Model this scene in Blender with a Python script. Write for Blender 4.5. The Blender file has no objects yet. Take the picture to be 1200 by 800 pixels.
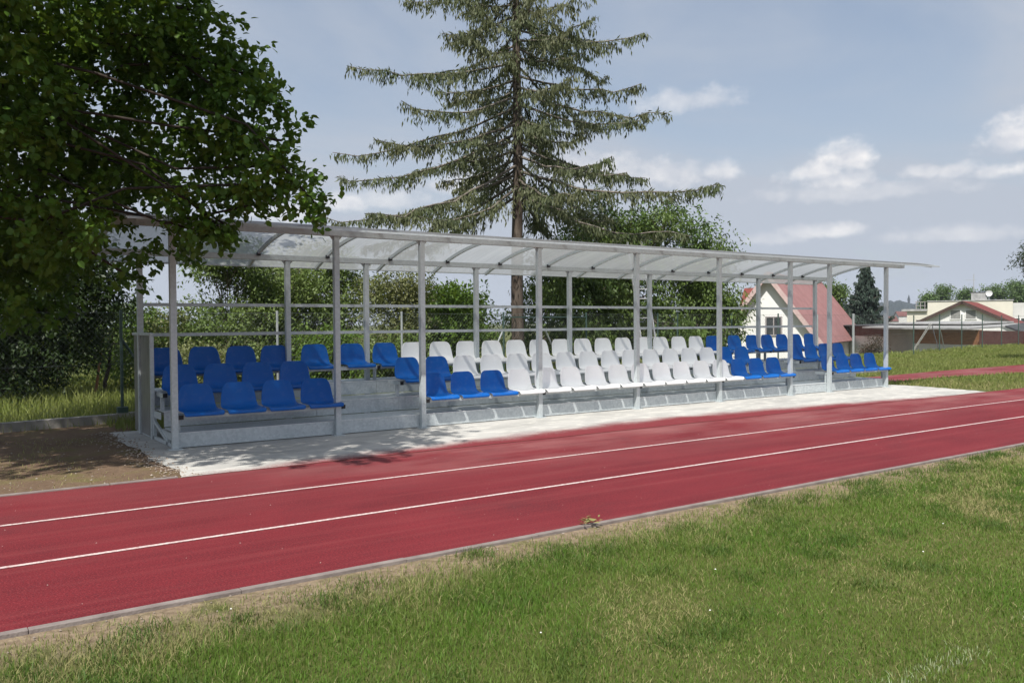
import bpy, bmesh, math, random
import numpy as np
from mathutils import Vector, Matrix
R = math.radians
SC = bpy.context.scene
COL = SC.collection

# ------------------------------------------------------------------ camera
cam_d = bpy.data.cameras.new('camera')
cam = bpy.data.objects.new('camera', cam_d)
COL.objects.link(cam)
CAM = Vector((-2.407, -10.166, 1.438))
yaw, pitch, roll = R(54.874), R(-1.2976), R(-0.3868)
fw = Vector((math.cos(pitch)*math.cos(yaw), math.cos(pitch)*math.sin(yaw), math.sin(pitch)))
rt = fw.cross(Vector((0, 0, 1))).normalized()
up = rt.cross(fw)
r2 = rt*math.cos(roll) + up*math.sin(roll)
u2 = up*math.cos(roll) - rt*math.sin(roll)
m = Matrix((r2, u2, -fw)).transposed().to_4x4()
m.translation = CAM
cam.matrix_world = m
cam_d.sensor_width = 36
cam_d.lens = 992/1200*36
cam_d.clip_start = 0.1
cam_d.clip_end = 6000
SC.camera = cam

# ------------------------------------------------------------------ light
SUN_TO = Vector((-0.45, -0.36, 0.82)).normalized()       # towards the sun
sun_d = bpy.data.lights.new('sun', 'SUN')
sun_d.energy = 4.5
sun_d.angle = R(0.6)
sun_d.color = (1.0, 0.955, 0.89)
sun = bpy.data.objects.new('sun', sun_d)
COL.objects.link(sun)
sun.rotation_euler = SUN_TO.to_track_quat('Z', 'Y').to_euler()

world = bpy.data.worlds.new('World')
SC.world = world
world.use_nodes = True
NT = world.node_tree
NT.nodes.clear()
SC.view_settings.view_transform = 'Standard'
SC.view_settings.look = 'None'
SC.view_settings.exposure = 0.45
SC.view_settings.gamma = 1.0
SC.view_settings.use_curve_mapping = False


class NG:
    """small node graph helper"""
    def __init__(s, nt):
        s.t = nt

    def n(s, typ, **kw):
        o = s.t.nodes.new(typ)
        for k, v in kw.items():
            setattr(o, k, v)
        return o

    def put(s, sock, v):
        if isinstance(v, bpy.types.NodeSocket):
            s.t.links.new(v, sock)
        elif v is not None:
            if isinstance(v, (tuple, list)) and len(v) == 3 and sock.type == 'RGBA':
                v = (*v, 1)
            sock.default_value = v

    def math(s, op, a, b=None, c=None, clamp=False):
        o = s.n('ShaderNodeMath', operation=op, use_clamp=clamp)
        s.put(o.inputs[0], a)
        if b is not None: s.put(o.inputs[1], b)
        if c is not None: s.put(o.inputs[2], c)
        return o.outputs[0]

    def mix(s, f, a, b):
        o = s.n('ShaderNodeMix', data_type='RGBA')
        s.put(o.inputs[0], f); s.put(o.inputs[6], a); s.put(o.inputs[7], b)
        return o.outputs[2]

    def noise(s, vec, scale, detail=4, rough=.55, dist=0.0, out=0):
        o = s.n('ShaderNodeTexNoise')
        if vec is not None: s.put(o.inputs['Vector'], vec)
        o.inputs['Scale'].default_value = scale
        o.inputs['Detail'].default_value = detail
        o.inputs['Roughness'].default_value = rough
        o.inputs['Distortion'].default_value = dist
        return o.outputs[out]

    def ramp(s, v, lo, hi, a=0.0, b=1.0, smooth=False):
        o = s.n('ShaderNodeMapRange')
        if smooth: o.interpolation_type = 'SMOOTHSTEP'
        s.put(o.inputs[0], v)
        for i, x in enumerate((lo, hi, a, b)): s.put(o.inputs[i+1], x)
        return o.outputs[0]

    def sep(s, v):
        o = s.n('ShaderNodeSeparateXYZ'); s.put(o.inputs[0], v)
        return o.outputs

    def comb(s, x, y, z):
        o = s.n('ShaderNodeCombineXYZ')
        for i, q in enumerate((x, y, z)): s.put(o.inputs[i], q)
        return o.outputs[0]

    def scale(s, v, k):
        o = s.n('ShaderNodeVectorMath', operation='MULTIPLY'); s.put(o.inputs[0], v); s.put(o.inputs[1], k)
        return o.outputs[0]


# ------------------------------------------------------------------ sky
g = NG(NT)
sky = g.n('ShaderNodeTexSky', sky_type='NISHITA')
sky.sun_disc = False
sky.sun_elevation = math.asin(SUN_TO.z)
sky.sun_rotation = math.atan2(SUN_TO.x, SUN_TO.y)
sky.air_density = 1.1
sky.dust_density = 2.2
sky.ozone_density = 1.2
sky.altitude = 300
tc = g.n('ShaderNodeTexCoord')
dv = tc.outputs['Generated']
dx, dy, dz = g.sep(dv)
el = g.math('ARCSINE', dz)
az = g.math('ARCTAN2', dy, dx)
zz = g.math('ADD', g.math('MAXIMUM', dz, 0.0), 0.12)
flat = g.comb(g.math('DIVIDE', dx, zz), g.math('DIVIDE', dy, zz), 0.0)
cir = g.noise(g.scale(flat, (0.55, 1.0, 1)), 0.85, 7, .55, .5)
cir = g.ramp(cir, .33, .68, 0.05, .85, True)
veil = g.ramp(dz, .0, .36, .88, .18)
base = g.mix(g.math('ADD', cir, veil, clamp=True), sky.outputs[0], (4.05, 4.45, 5.15))
wob = g.noise(g.scale(dv, (1, 1, 1.3)), 42, 6, .6)
wob2 = g.noise(g.scale(dv, (1, 1, 1.2)), 15, 3, .5)
wsum = g.math('ADD', g.math('MULTIPLY', g.math('SUBTRACT', wob, .5), 1.9), g.math('MULTIPLY', g.math('SUBTRACT', wob2, .5), 1.3))


def pix_dir(u, v):
    d = fw + r2*((u-600)/992) - u2*((v-400)/992)
    d.normalize()
    return math.atan2(d.y, d.x), math.asin(d.z)


cl = None
# heaps of fair weather cumulus low over the horizon: azimuth, elevation, half sizes (radians), strength
CUM = []
for (u, v, hw, hh, st) in ((992, 186, 30, 20, 1), (958, 205, 34, 15, .9), (980, 212, 46, 13, .8), (1190, 158, 32, 24, 1),
                           (1080, 203, 26, 9, .75), (1120, 201, 26, 9, .7), (1178, 200, 40, 10, .85), (960, 272, 48, 10, .75),
                           (905, 280, 40, 8, .5), (1010, 225, 110, 14, .4), (1140, 275, 90, 10, .45), (808, 118, 60, 16, .5), (845, 200, 30, 14, .7),
                           (790, 205, 45, 20, .7), (405, 238, 34, 14, .8), (330, 250, 50, 14, .7), (560, 215, 60, 20, .6),
                           (450, 235, 60, 13, .5), (690, 200, 60, 22, .6), (1290, 190, 70, 34, 1), (1420, 150, 90, 40, 1), (-160, 240, 120, 40, .9)):
    a0, e0 = pix_dir(u, v)
    CUM.append((a0, e0, hw/992*1.0, hh/992*1.0, st))
for a0, e0, hw, hh, st in CUM:
    da = g.math('DIVIDE', g.math('SUBTRACT', az, a0), hw)
    de = g.math('DIVIDE', g.math('SUBTRACT', el, e0), hh)
    lowf = g.math('MULTIPLY', g.math('MINIMUM', de, 0.0), 0.9)       # flatter base
    r_ = g.math('SQRT', g.math('ADD', g.math('MULTIPLY', da, da), g.math('ADD', g.math('MULTIPLY', de, de), g.math('MULTIPLY', lowf, lowf))))
    f_ = g.math('ADD', g.math('SUBTRACT', 1.0, r_), wsum)
    f_ = g.ramp(f_, -.25, .75, 0.0, st, True)
    cl = f_ if cl is None else g.math('MAXIMUM', cl, f_)
shade = g.ramp(g.noise(g.scale(dv, (1, 1, 1.6)), 30, 4, .5), .35, .65, 0, 1)
ccol = g.mix(shade, (5.8, 5.9, 6.3), (8.6, 8.3, 8.1))
skyc = g.mix(g.math('MULTIPLY', cl, .85), base, ccol)
bg = g.n('ShaderNodeBackground')
g.put(bg.inputs[0], skyc)
bg.inputs[1].default_value = 0.091
wo = g.n('ShaderNodeOutputWorld')
NT.links.new(bg.outputs[0], wo.inputs[0])


# ------------------------------------------------------------------ materials
def mat(name):
    mt = bpy.data.materials.new(name)
    mt.use_nodes = True
    nt = mt.node_tree
    nt.nodes.clear()
    gg = NG(nt)
    out = gg.n('ShaderNodeOutputMaterial')
    return mt, gg, out


def pbsdf(gg, col, rough=.6, metal=0.0, spec=.5, normal=None):
    b = gg.n('ShaderNodeBsdfPrincipled')
    gg.put(b.inputs['Base Color'], col)
    gg.put(b.inputs['Roughness'], rough)
    gg.put(b.inputs['Metallic'], metal)
    gg.put(b.inputs['Specular IOR Level'], spec)
    if normal is not None: gg.put(b.inputs['Normal'], normal)
    return b


def bump(gg, h, strength=.3, dist=.01):
    b = gg.n('ShaderNodeBump')
    b.inputs['Strength'].default_value = strength
    b.inputs['Distance'].default_value = dist
    gg.put(b.inputs['Height'], h)
    return b.outputs[0]


def simple(name, c1, c2=None, scale=6, rough=.6, metal=0.0, spec=.4, detail=5, bmp=0, bscale=60, stretch=(1, 1, 1), world_space=False):
    mt, gg, out = mat(name)
    t = gg.n('ShaderNodeTexCoord').outputs['Object']
    if world_space: t = gg.n('ShaderNodeNewGeometry').outputs['Position']
    v = gg.scale(t, stretch)
    c = c1
    if c2:
        c = gg.mix(gg.ramp(gg.noise(v, scale, detail), .32, .68), c1, c2)
    nm = bump(gg, gg.noise(v, bscale, 3), bmp, .01) if bmp else None
    rr = gg.ramp(gg.noise(v, scale*2.3, 3), .3, .7, rough*.85, min(1, rough*1.15))
    b = pbsdf(gg, c, rr, metal, spec, nm)
    gg.t.links.new(b.outputs[0], out.inputs[0])
    return mt


def steel_mat(name, c1, c2, metal=.55, rough=.42):
    mt, gg, out = mat(name)
    t = gg.n('ShaderNodeNewGeometry').outputs['Position']
    vo = gg.n('ShaderNodeTexVoronoi'); gg.put(vo.inputs['Vector'], t); vo.inputs['Scale'].default_value = 38
    sp = gg.sep(vo.outputs['Color'])[0]
    big = gg.noise(t, 1.6, 4)
    fine = gg.noise(gg.scale(t, (2, 2, .6)), 9, 4)
    f = gg.math('ADD', gg.math('MULTIPLY', sp, .3), gg.math('ADD', gg.math('MULTIPLY', big, .5), gg.math('MULTIPLY', fine, .35)))
    c = gg.mix(gg.ramp(f, .3, .85), c1, c2)
    b = pbsdf(gg, c, gg.ramp(f, .3, .9, rough+.12, rough-.08), metal, .5)
    gg.t.links.new(b.outputs[0], out.inputs[0])
    return mt


def leaf_mat(name, ca, cb, cc, trans=.35, rough=.5, spec=.35, nscale=.7):
    """leaves: hue differs from leaf to leaf and from bough to bough"""
    mt, gg, out = mat(name)
    ge = gg.n('ShaderNodeNewGeometry')
    rnd = ge.outputs['Random Per Island']
    n1 = gg.ramp(gg.noise(ge.outputs['Position'], nscale, 3), .3, .7)
    c = gg.mix(rnd, ca, cb)
    c = gg.mix(gg.math('MULTIPLY', n1, .65), c, cc)
    b = pbsdf(gg, c, rough, 0, spec)
    tr = gg.n('ShaderNodeBsdfTranslucent')
    gg.put(tr.inputs[0], gg.mix(.5, c, (.16, .22, .02)))
    mx = gg.n('ShaderNodeMixShader'); mx.inputs[0].default_value = trans
    gg.t.links.new(b.outputs[0], mx.inputs[1]); gg.t.links.new(tr.outputs[0], mx.inputs[2])
    gg.t.links.new(mx.outputs[0], out.inputs[0])
    return mt


M = {}
M['steel'] = steel_mat('galvanised_steel', (.43, .475, .485), (.56, .605, .615), .22, .42)
M['deck'] = steel_mat('galvanised_sheet', (.42, .465, .48), (.60, .645, .655), .25, .45)
M['nosing'] = steel_mat('bright_zinc', (.6, .62, .62), (.75, .77, .77), .35, .45)
M['cap'] = simple('black_plastic', (.012, .012, .013), (.02, .02, .022), 20, .5)
def seat_mat(name, c1, c2, spec, rough):
    mt, gg, out = mat(name)
    p = gg.n('ShaderNodeNewGeometry').outputs['Position']
    rnd = gg.n('ShaderNodeObjectInfo').outputs['Random']
    c = gg.mix(gg.math('ADD', gg.math('MULTIPLY', rnd, .6), gg.math('MULTIPLY', gg.noise(p, 7, 4), .4)), c1, c2)
    dust = gg.math('MULTIPLY', gg.ramp(gg.noise(p, 16, 5, .65), .52, .75), .10)
    c = gg.mix(dust, c, (.35, .36, .36))
    b = pbsdf(gg, c, gg.ramp(gg.noise(p, 12, 3), .3, .7, rough-.05, rough+.12), 0, spec)
    gg.t.links.new(b.outputs[0], out.inputs[0])
    return mt


M['blue'] = seat_mat('blue_plastic', (.002, .085, .36), (.004, .125, .45), .28, .38)
M['white'] = simple('white_plastic', (.89, .895, .89), (.84, .85, .845), 5, .36, 0, .5, world_space=True)
M['bark'] = simple('bark', (.05, .038, .03), (.13, .105, .085), 7, .9, 0, .2, 6, .7, 22, (1, 1, .25), True)
M['bark_dark'] = simple('dark_bark', (.03, .024, .02), (.06, .048, .04), 7, .9, 0, .2, 6, .7, 22, (1, 1, .25), True)
M['bark_grey'] = simple('grey_bark', (.10, .085, .07), (.24, .21, .18), 9, .9, 0, .2, 6, .8, 25, (1, 1, .3), True)
M['maple_leaf'] = leaf_mat('maple_leaf', (0.041, 0.101, 0.013), (0.064, 0.154, 0.020), (0.164, 0.266, 0.026), .38)
M['dark_leaf'] = leaf_mat('dark_leaf', (.014, .03, .009), (.024, .046, .012), (.035, .06, .014), .18)
M['olive_leaf'] = leaf_mat('olive_leaf', (0.091, 0.157, 0.037), (0.152, 0.222, 0.059), (0.182, 0.222, 0.075), .3)
M['brown_leaf'] = leaf_mat('brown_leaf', (0.099, 0.127, 0.043), (0.165, 0.191, 0.064), (0.196, 0.191, 0.079), .25)
M['fresh_leaf'] = leaf_mat('fresh_leaf', (0.097, 0.172, 0.025), (0.152, 0.248, 0.034), (0.083, 0.152, 0.028), .4)
M['walnut_leaf'] = leaf_mat('walnut_leaf', (0.059, 0.109, 0.028), (0.104, 0.168, 0.040), (0.148, 0.203, 0.041), .25)
M['far_leaf'] = leaf_mat('far_leaf', (0.068, 0.127, 0.034), (0.118, 0.186, 0.051), (0.085, 0.144, 0.034), .2)
M['spruce_needle'] = leaf_mat('spruce_needle', (0.062, 0.091, 0.042), (0.104, 0.128, 0.056), (0.146, 0.139, 0.074), .22, .6)
M['fir_needle'] = leaf_mat('fir_needle', (.022, .042, .03), (.035, .06, .042), (.03, .05, .035), .1, .6)
M['red_bush'] = leaf_mat('red_bush', (.05, .02, .018), (.08, .035, .025), (.05, .04, .02), .2)
M['lawn_blade'] = leaf_mat('lawn_blade', (0.078, 0.177, 0.020), (0.126, 0.231, 0.032), (0.181, 0.224, 0.056), .35, .55, .25, 1.1)
M['tussock_blade'] = leaf_mat('tussock_blade', (0.045, 0.105, 0.015), (0.077, 0.147, 0.023), (0.108, 0.147, 0.038), .3, .55, .25, 1.4)
M['dry_blade'] = leaf_mat('dry_blade', (0.287, 0.253, 0.115), (0.414, 0.368, 0.184), (0.172, 0.196, 0.057), .25, .7, .2, 1.5)
M['rough_blade'] = leaf_mat('rough_blade', (0.121, 0.182, 0.033), (0.187, 0.231, 0.055), (0.264, 0.253, 0.099), .3, .6, .25, .8)
M['meadow_blade'] = leaf_mat('meadow_blade', (.16, .22, .04), (.24, .28, .07), (.30, .30, .11), .35, .6, .25, .8)
M['clover_leaf'] = leaf_mat('clover_leaf', (.04, .10, .02), (.06, .14, .025), (.05, .11, .02), .3)
M['fence_green'] = simple('green_painted_steel', (.04, .075, .062), (.065, .10, .085), 8, .5, .1)
M['fence_grey'] = simple('grey_tube', (.30, .33, .33), (.42, .44, .44), 8, .5, .3)
M['wire'] = simple('wire', (.12, .15, .14), (.2, .22, .21), 8, .5, .3)
M['curb'] = simple('old_concrete', (.22, .21, .19), (.36, .34, .31), 5, .9, 0, .2, 7, .5, 50, world_space=True)
M['kerb'] = simple('kerb_concrete', (.17, .14, .13), (.27, .235, .215), 5, .9, 0, .2, 7, .4, 70, world_space=True)
M['bark_stake'] = simple('stake_wood', (.32, .14, .07), (.42, .22, .12), 9, .8, 0, .2)
M['white_wall'] = simple('white_plaster', (.80, .80, .78), (.72, .72, .70), 1.2, .9, 0, .2, world_space=True)
M['cream_wall'] = simple('cream_plaster', (.66, .63, .54), (.58, .56, .48), .5, .9, 0, .2, world_space=True)
M['grey_wall'] = simple('grey_plaster', (.30, .30, .29), (.42, .41, .39), .8, .9, 0, .2, world_space=True)
M['pale_wall'] = simple('pale_plaster', (.52, .52, .5), (.62, .61, .59), .8, .9, 0, .2, world_space=True)
M['brown_wood'] = simple('brown_boards', (.22, .10, .048), (.34, .16, .08), 2.5, .85, 0, .2, 5, 0, 20, (1, 1, 6), True)
M['maroon'] = simple('maroon_boards', (.12, .05, .045), (.17, .075, .065), 2, .85, 0, .2, world_space=True)
M['pink_roof'] = simple('faded_red_roof', (.27, .135, .13), (.34, .175, .165), 1.1, .75, 0, .25, 6, .3, 14, world_space=True)
M['red_roof'] = simple('red_tiles', (.15, .038, .032), (.20, .055, .045), 2, .8, 0, .25, 6, .6, 8, world_space=True)
M['fascia'] = simple('pale_fascia', (.46, .33, .31), (.55, .42, .40), 3, .7, 0, .2, world_space=True)
M['roof_sheet'] = simple('pale_sheet_roof', (.25, .25, .245), (.42, .42, .41), 1.6, .7, 0, .3, world_space=True)
M['dark_roof'] = simple('dark_felt_roof', (.05, .052, .058), (.09, .092, .098), 1.5, .9, 0, .2, world_space=True)
M['dark_board'] = simple('dark_stained_board', (.05, .03, .025), (.08, .05, .04), 3, .8)
M['glass'] = simple('dark_window_glass', (.03, .035, .04), (.06, .065, .07), 2, .12, 0, .6)
M['curtain'] = simple('net_curtain_pane', (.20, .20, .19), (.3, .3, .29), 6, .3, 0, .6)
M['frame_grey'] = simple('grey_frame', (.28, .26, .26), (.36, .33, .33), 6, .6)
M['frame_white'] = simple('white_frame', (.75, .75, .74), (.8, .8, .79), 6, .5)
M['alu'] = simple('aluminium', (.5, .5, .5), (.6, .6, .6), 8, .4, .6)
M['dish'] = simple('white_dish', (.6, .6, .6), (.7, .7, .7), 4, .5)
M['hill'] = simple('wooded_hill', (.014, .022, .022), (.03, .042, .036), .06, .95, 0, .1, world_space=True)
M['gravel_stone'] = simple('gravel_stone', (.16, .12, .09), (.34, .29, .24), 9, .9, world_space=True)
M['stone'] = simple('pebble', (.38, .30, .27), (.52, .45, .40), 30, .8)
M['orange_leaf'] = simple('dry_weed', (.34, .20, .05), (.42, .28, .08), 30, .8)
M['petal'] = simple('white_petal', (.8, .8, .78), (.75, .75, .7), 30, .7)


def ground_materials():
    # lawn / soil under the blades
    mt, gg, out = mat('soil_and_grass')
    p = gg.n('ShaderNodeNewGeometry').outputs['Position']
    n1 = gg.noise(p, .35, 5); n2 = gg.noise(p, 2.6, 6, .65); n3 = gg.noise(p, 34, 4)
    f = gg.math('ADD', gg.math('MULTIPLY', n1, .5), gg.math('MULTIPLY', n2, .5))
    c = gg.mix(gg.ramp(f, .38, .62), (.075, .10, .022), (.14, .135, .05))
    c = gg.mix(gg.math('MULTIPLY', gg.ramp(n3, .4, .7), .45), c, (.05, .06, .02))
    x, y, z = gg.sep(p)
    # bare dry strip that runs along the kerb
    strip = gg.math('MULTIPLY', gg.ramp(y, -6.3, -5.85, 0, 1), gg.ramp(y, -5.0, -4.9, 1, 0))
    strip = gg.math('MULTIPLY', strip, gg.ramp(gg.noise(p, 3.2, 4), .28, .5), clamp=True)
    c = gg.mix(strip, c, gg.mix(gg.ramp(gg.noise(p, 25, 5), .3, .7), (.17, .125, .085), (.32, .25, .17)))
    b = pbsdf(gg, c, .95, 0, .1, bump(gg, gg.noise(p, 45, 5, .7), .8, .02))
    gg.t.links.new(b.outputs[0], out.inputs[0]); M['ground'] = mt

    mt, gg, out = mat('bare_dirt')
    p = gg.n('ShaderNodeNewGeometry').outputs['Position']
    n1 = gg.noise(p, 1.1, 6, .6); n3 = gg.noise(p, 18, 6, .7)
    c = gg.mix(gg.ramp(n1, .35, .65), (.105, .068, .046), (.175, .12, .08))
    c = gg.mix(gg.math('MULTIPLY', gg.ramp(n3, .35, .7), .5), c, (.25, .18, .12))
    x, y, z = gg.sep(p)
    gr = gg.math('MULTIPLY', gg.ramp(gg.noise(p, 2.2, 5, .65), .5, .66), .7)
    c = gg.mix(gr, c, (.14, .13, .045))
    b = pbsdf(gg, c, .95, 0, .1, bump(gg, n3, .8, .03))
    gg.t.links.new(b.outputs[0], out.inputs[0]); M['dirt'] = mt

    # tartan track
    mt, gg, out = mat('red_tartan')
    p = gg.n('ShaderNodeNewGeometry').outputs['Position']
    x, y, z = gg.sep(p)
    n1 = gg.noise(p, .8, 5, .6); n2 = gg.noise(gg.scale(p, (.35, 1.6, 1)), 2.5, 5); n3 = gg.noise(p, 95, 3, .7); n4 = gg.noise(p, 60, 3)
    f = gg.math('ADD', gg.math('MULTIPLY', n1, .55), gg.math('MULTIPLY', n2, .45))
    c = gg.mix(gg.ramp(f, .36, .64), (.110, .0095, .0145), (.170, .0155, .022))
    c = gg.mix(gg.math('MULTIPLY', gg.ramp(n3, .50, .66), .75), c, (.29, .046, .05))
    c = gg.mix(gg.math('MULTIPLY', gg.ramp(n4, .50, .68), .6), c, (.075, .012, .017))
    run = gg.ramp(gg.noise(gg.scale(p, (.12, 3.5, 1)), 2.0, 4, .6), .48, .72)        # worn running lines along the lanes
    c = gg.mix(gg.math('MULTIPLY', run, .35), c, (.24, .055, .055))
    stain = gg.ramp(gg.noise(gg.scale(p, (.5, .8, 1)), 1.1, 6, .7, .8), .56, .70)
    c = gg.mix(gg.math('MULTIPLY', stain, .4), c, (.085, .018, .022))
    # pale cement dust walked off the slab
    dus = gg.math('MULTIPLY', gg.ramp(y, -4.2, -1.9, 0, .32, True), gg.ramp(gg.noise(gg.scale(p, (.4, 1, 1)), 1.7, 5, .6), .35, .68))
    dus = gg.math('MULTIPLY', dus, gg.ramp(x, -.5, 2.5, .25, 1))
    c = gg.mix(dus, c, (.42, .235, .22))
    vo = gg.n('ShaderNodeTexVoronoi'); gg.put(vo.inputs['Vector'], p); vo.inputs['Scale'].default_value = 4.0
    spk = gg.math('LESS_THAN', vo.outputs['Distance'], .014)
    c = gg.mix(gg.math('MULTIPLY', spk, .7), c, (.6, .42, .38))
    b = pbsdf(gg, c, .85, 0, .25, bump(gg, gg.noise(p, 220, 2), .5, .004))
    gg.t.links.new(b.outputs[0], out.inputs[0]); M['track'] = mt

    # pale concrete slab with red overspray along the track and cement dust
    mt, gg, out = mat('pale_concrete')
    p = gg.n('ShaderNodeNewGeometry').outputs['Position']
    x, y, z = gg.sep(p)
    n1 = gg.noise(gg.scale(p, (.5, 1.3, 1)), 1.5, 6, .6); n2 = gg.noise(gg.scale(p, (.6, 1.6, 1)), 5, 6, .65); n3 = gg.noise(p, 90, 3)
    c = gg.mix(gg.ramp(n1, .36, .62), (.37, .365, .345), (.49, .48, .45))
    c = gg.mix(gg.math('MULTIPLY', gg.ramp(n2, .52, .66), .7), c, (.66, .645, .58))
    c = gg.mix(gg.math('MULTIPLY', gg.ramp(n3, .45, .75), .25), c, (.25, .24, .23))
    crack = gg.math('MULTIPLY', gg.ramp(gg.noise(gg.scale(p, (.8, 4, 1)), 3.1, 5, .7), .60, .68), .4)
    c = gg.mix(crack, c, (.27, .26, .25))
    tri = gg.math('SUBTRACT', 1.0, gg.math('DIVIDE', gg.math('ABSOLUTE', gg.math('SUBTRACT', x, 6.6)), 7.0), clamp=True)
    yb = gg.math('ADD', -1.97, gg.math('MULTIPLY', gg.math('POWER', tri, .7), .80))
    q = gg.math('ADD', gg.math('SUBTRACT', y, yb), gg.math('MULTIPLY', gg.math('SUBTRACT', gg.noise(gg.scale(p, (.7, 1, 1)), 2.2, 4), .5), .45))
    ov = gg.ramp(q, -.42, .40, 1, 0, True)
    ov = gg.ramp(gg.math('ADD', ov, gg.math('MULTIPLY', gg.math('SUBTRACT', gg.noise(p, 60, 5, .75), .5), 1.3)), .18, .85)
    c = gg.mix(ov, c, gg.mix(n2, (.14, .018, .024), (.22, .04, .045)))
    b = pbsdf(gg, c, .9, 0, .2, bump(gg, n3, .4, .006))
    gg.t.links.new(b.outputs[0], out.inputs[0]); M['pad'] = mt

    mt, gg, out = mat('lane_paint')
    p = gg.n('ShaderNodeNewGeometry').outputs['Position']
    w = gg.ramp(gg.noise(p, 40, 4, .7), .32, .6)
    c = gg.mix(w, (.40, .20, .20), (.64, .56, .53))
    b = pbsdf(gg, c, .8, 0, .3)
    gg.t.links.new(b.outputs[0], out.inputs[0]); M['paint'] = mt

    # multiwall polycarbonate roof sheet
    mt, gg, out = mat('multiwall_polycarbonate')
    p = gg.n('ShaderNodeNewGeometry').outputs['Position']
    x, y, z = gg.sep(p)
    fl = gg.noise(gg.scale(p, (26, .5, .5)), 1.0, 3); bg_ = gg.noise(gg.scale(p, (1.0, .35, .35)), 1.3, 5)
    fl = gg.math('ADD', gg.math('MULTIPLY', fl, .6), .2)
    seam = gg.math('LESS_THAN', gg.math('ABSOLUTE', gg.math('SUBTRACT', gg.math('FRACT', gg.math('DIVIDE', gg.math('ADD', x, .62), 2.062)), .5)), .006)
    c = gg.mix(gg.ramp(fl, .3, .7), (.31, .325, .325), (.41, .425, .425))
    c = gg.mix(gg.math('MULTIPLY', gg.ramp(bg_, .4, .7), .5), c, (.23, .235, .235))
    c = gg.mix(gg.math('MULTIPLY', seam, .6), c, (.4, .4, .4))
    tp = gg.n('ShaderNodeBsdfTransparent'); gg.put(tp.inputs[0], (.93, .94, .94))
    tl = gg.n('ShaderNodeBsdfTranslucent'); gg.put(tl.inputs[0], c)
    df = pbsdf(gg, c, .25, 0, .5)
    a = gg.n('ShaderNodeMixShader'); a.inputs[0].default_value = .28
    gg.t.links.new(tl.outputs[0], a.inputs[1]); gg.t.links.new(df.outputs[0], a.inputs[2])
    a2 = gg.n('ShaderNodeMixShader'); a2.inputs[0].default_value = .24
    gg.t.links.new(a.outputs[0], a2.inputs[1]); gg.t.links.new(tp.outputs[0], a2.inputs[2])
    gg.t.links.new(a2.outputs[0], out.inputs[0]); M['poly'] = mt

    # dark grey polycarbonate side screen, tone mottled by noise
    mt, gg, out = mat('dark_grey_side_screen')
    p = gg.n('ShaderNodeNewGeometry').outputs['Position']
    n1 = gg.noise(gg.scale(p, (1, 3, 1)), 3, 5)
    c = gg.mix(gg.ramp(n1, .35, .65), (.16, .165, .16), (.27, .27, .26))
    b = pbsdf(gg, c, .35, 0, .5)
    tp = gg.n('ShaderNodeBsdfTransparent')
    a = gg.n('ShaderNodeMixShader'); a.inputs[0].default_value = .15
    gg.t.links.new(b.outputs[0], a.inputs[1]); gg.t.links.new(tp.outputs[0], a.inputs[2])
    gg.t.links.new(a.outputs[0], out.inputs[0]); M['screen'] = mt


ground_materials()


# ------------------------------------------------------------------ object helpers
def tag(o, label=None, cat=None, group=None, kind=None):
    if label: o['label'] = label
    if cat: o['category'] = cat
    if group: o['group'] = group
    if kind: o['kind'] = kind
    return o


def empty(name, loc, label=None, cat=None, group=None, rz=0):
    o = bpy.data.objects.new(name, None)
    COL.objects.link(o)
    o.location = loc
    o.rotation_euler = (0, 0, rz)
    o.empty_display_size = .2
    return tag(o, label, cat, group)


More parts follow.
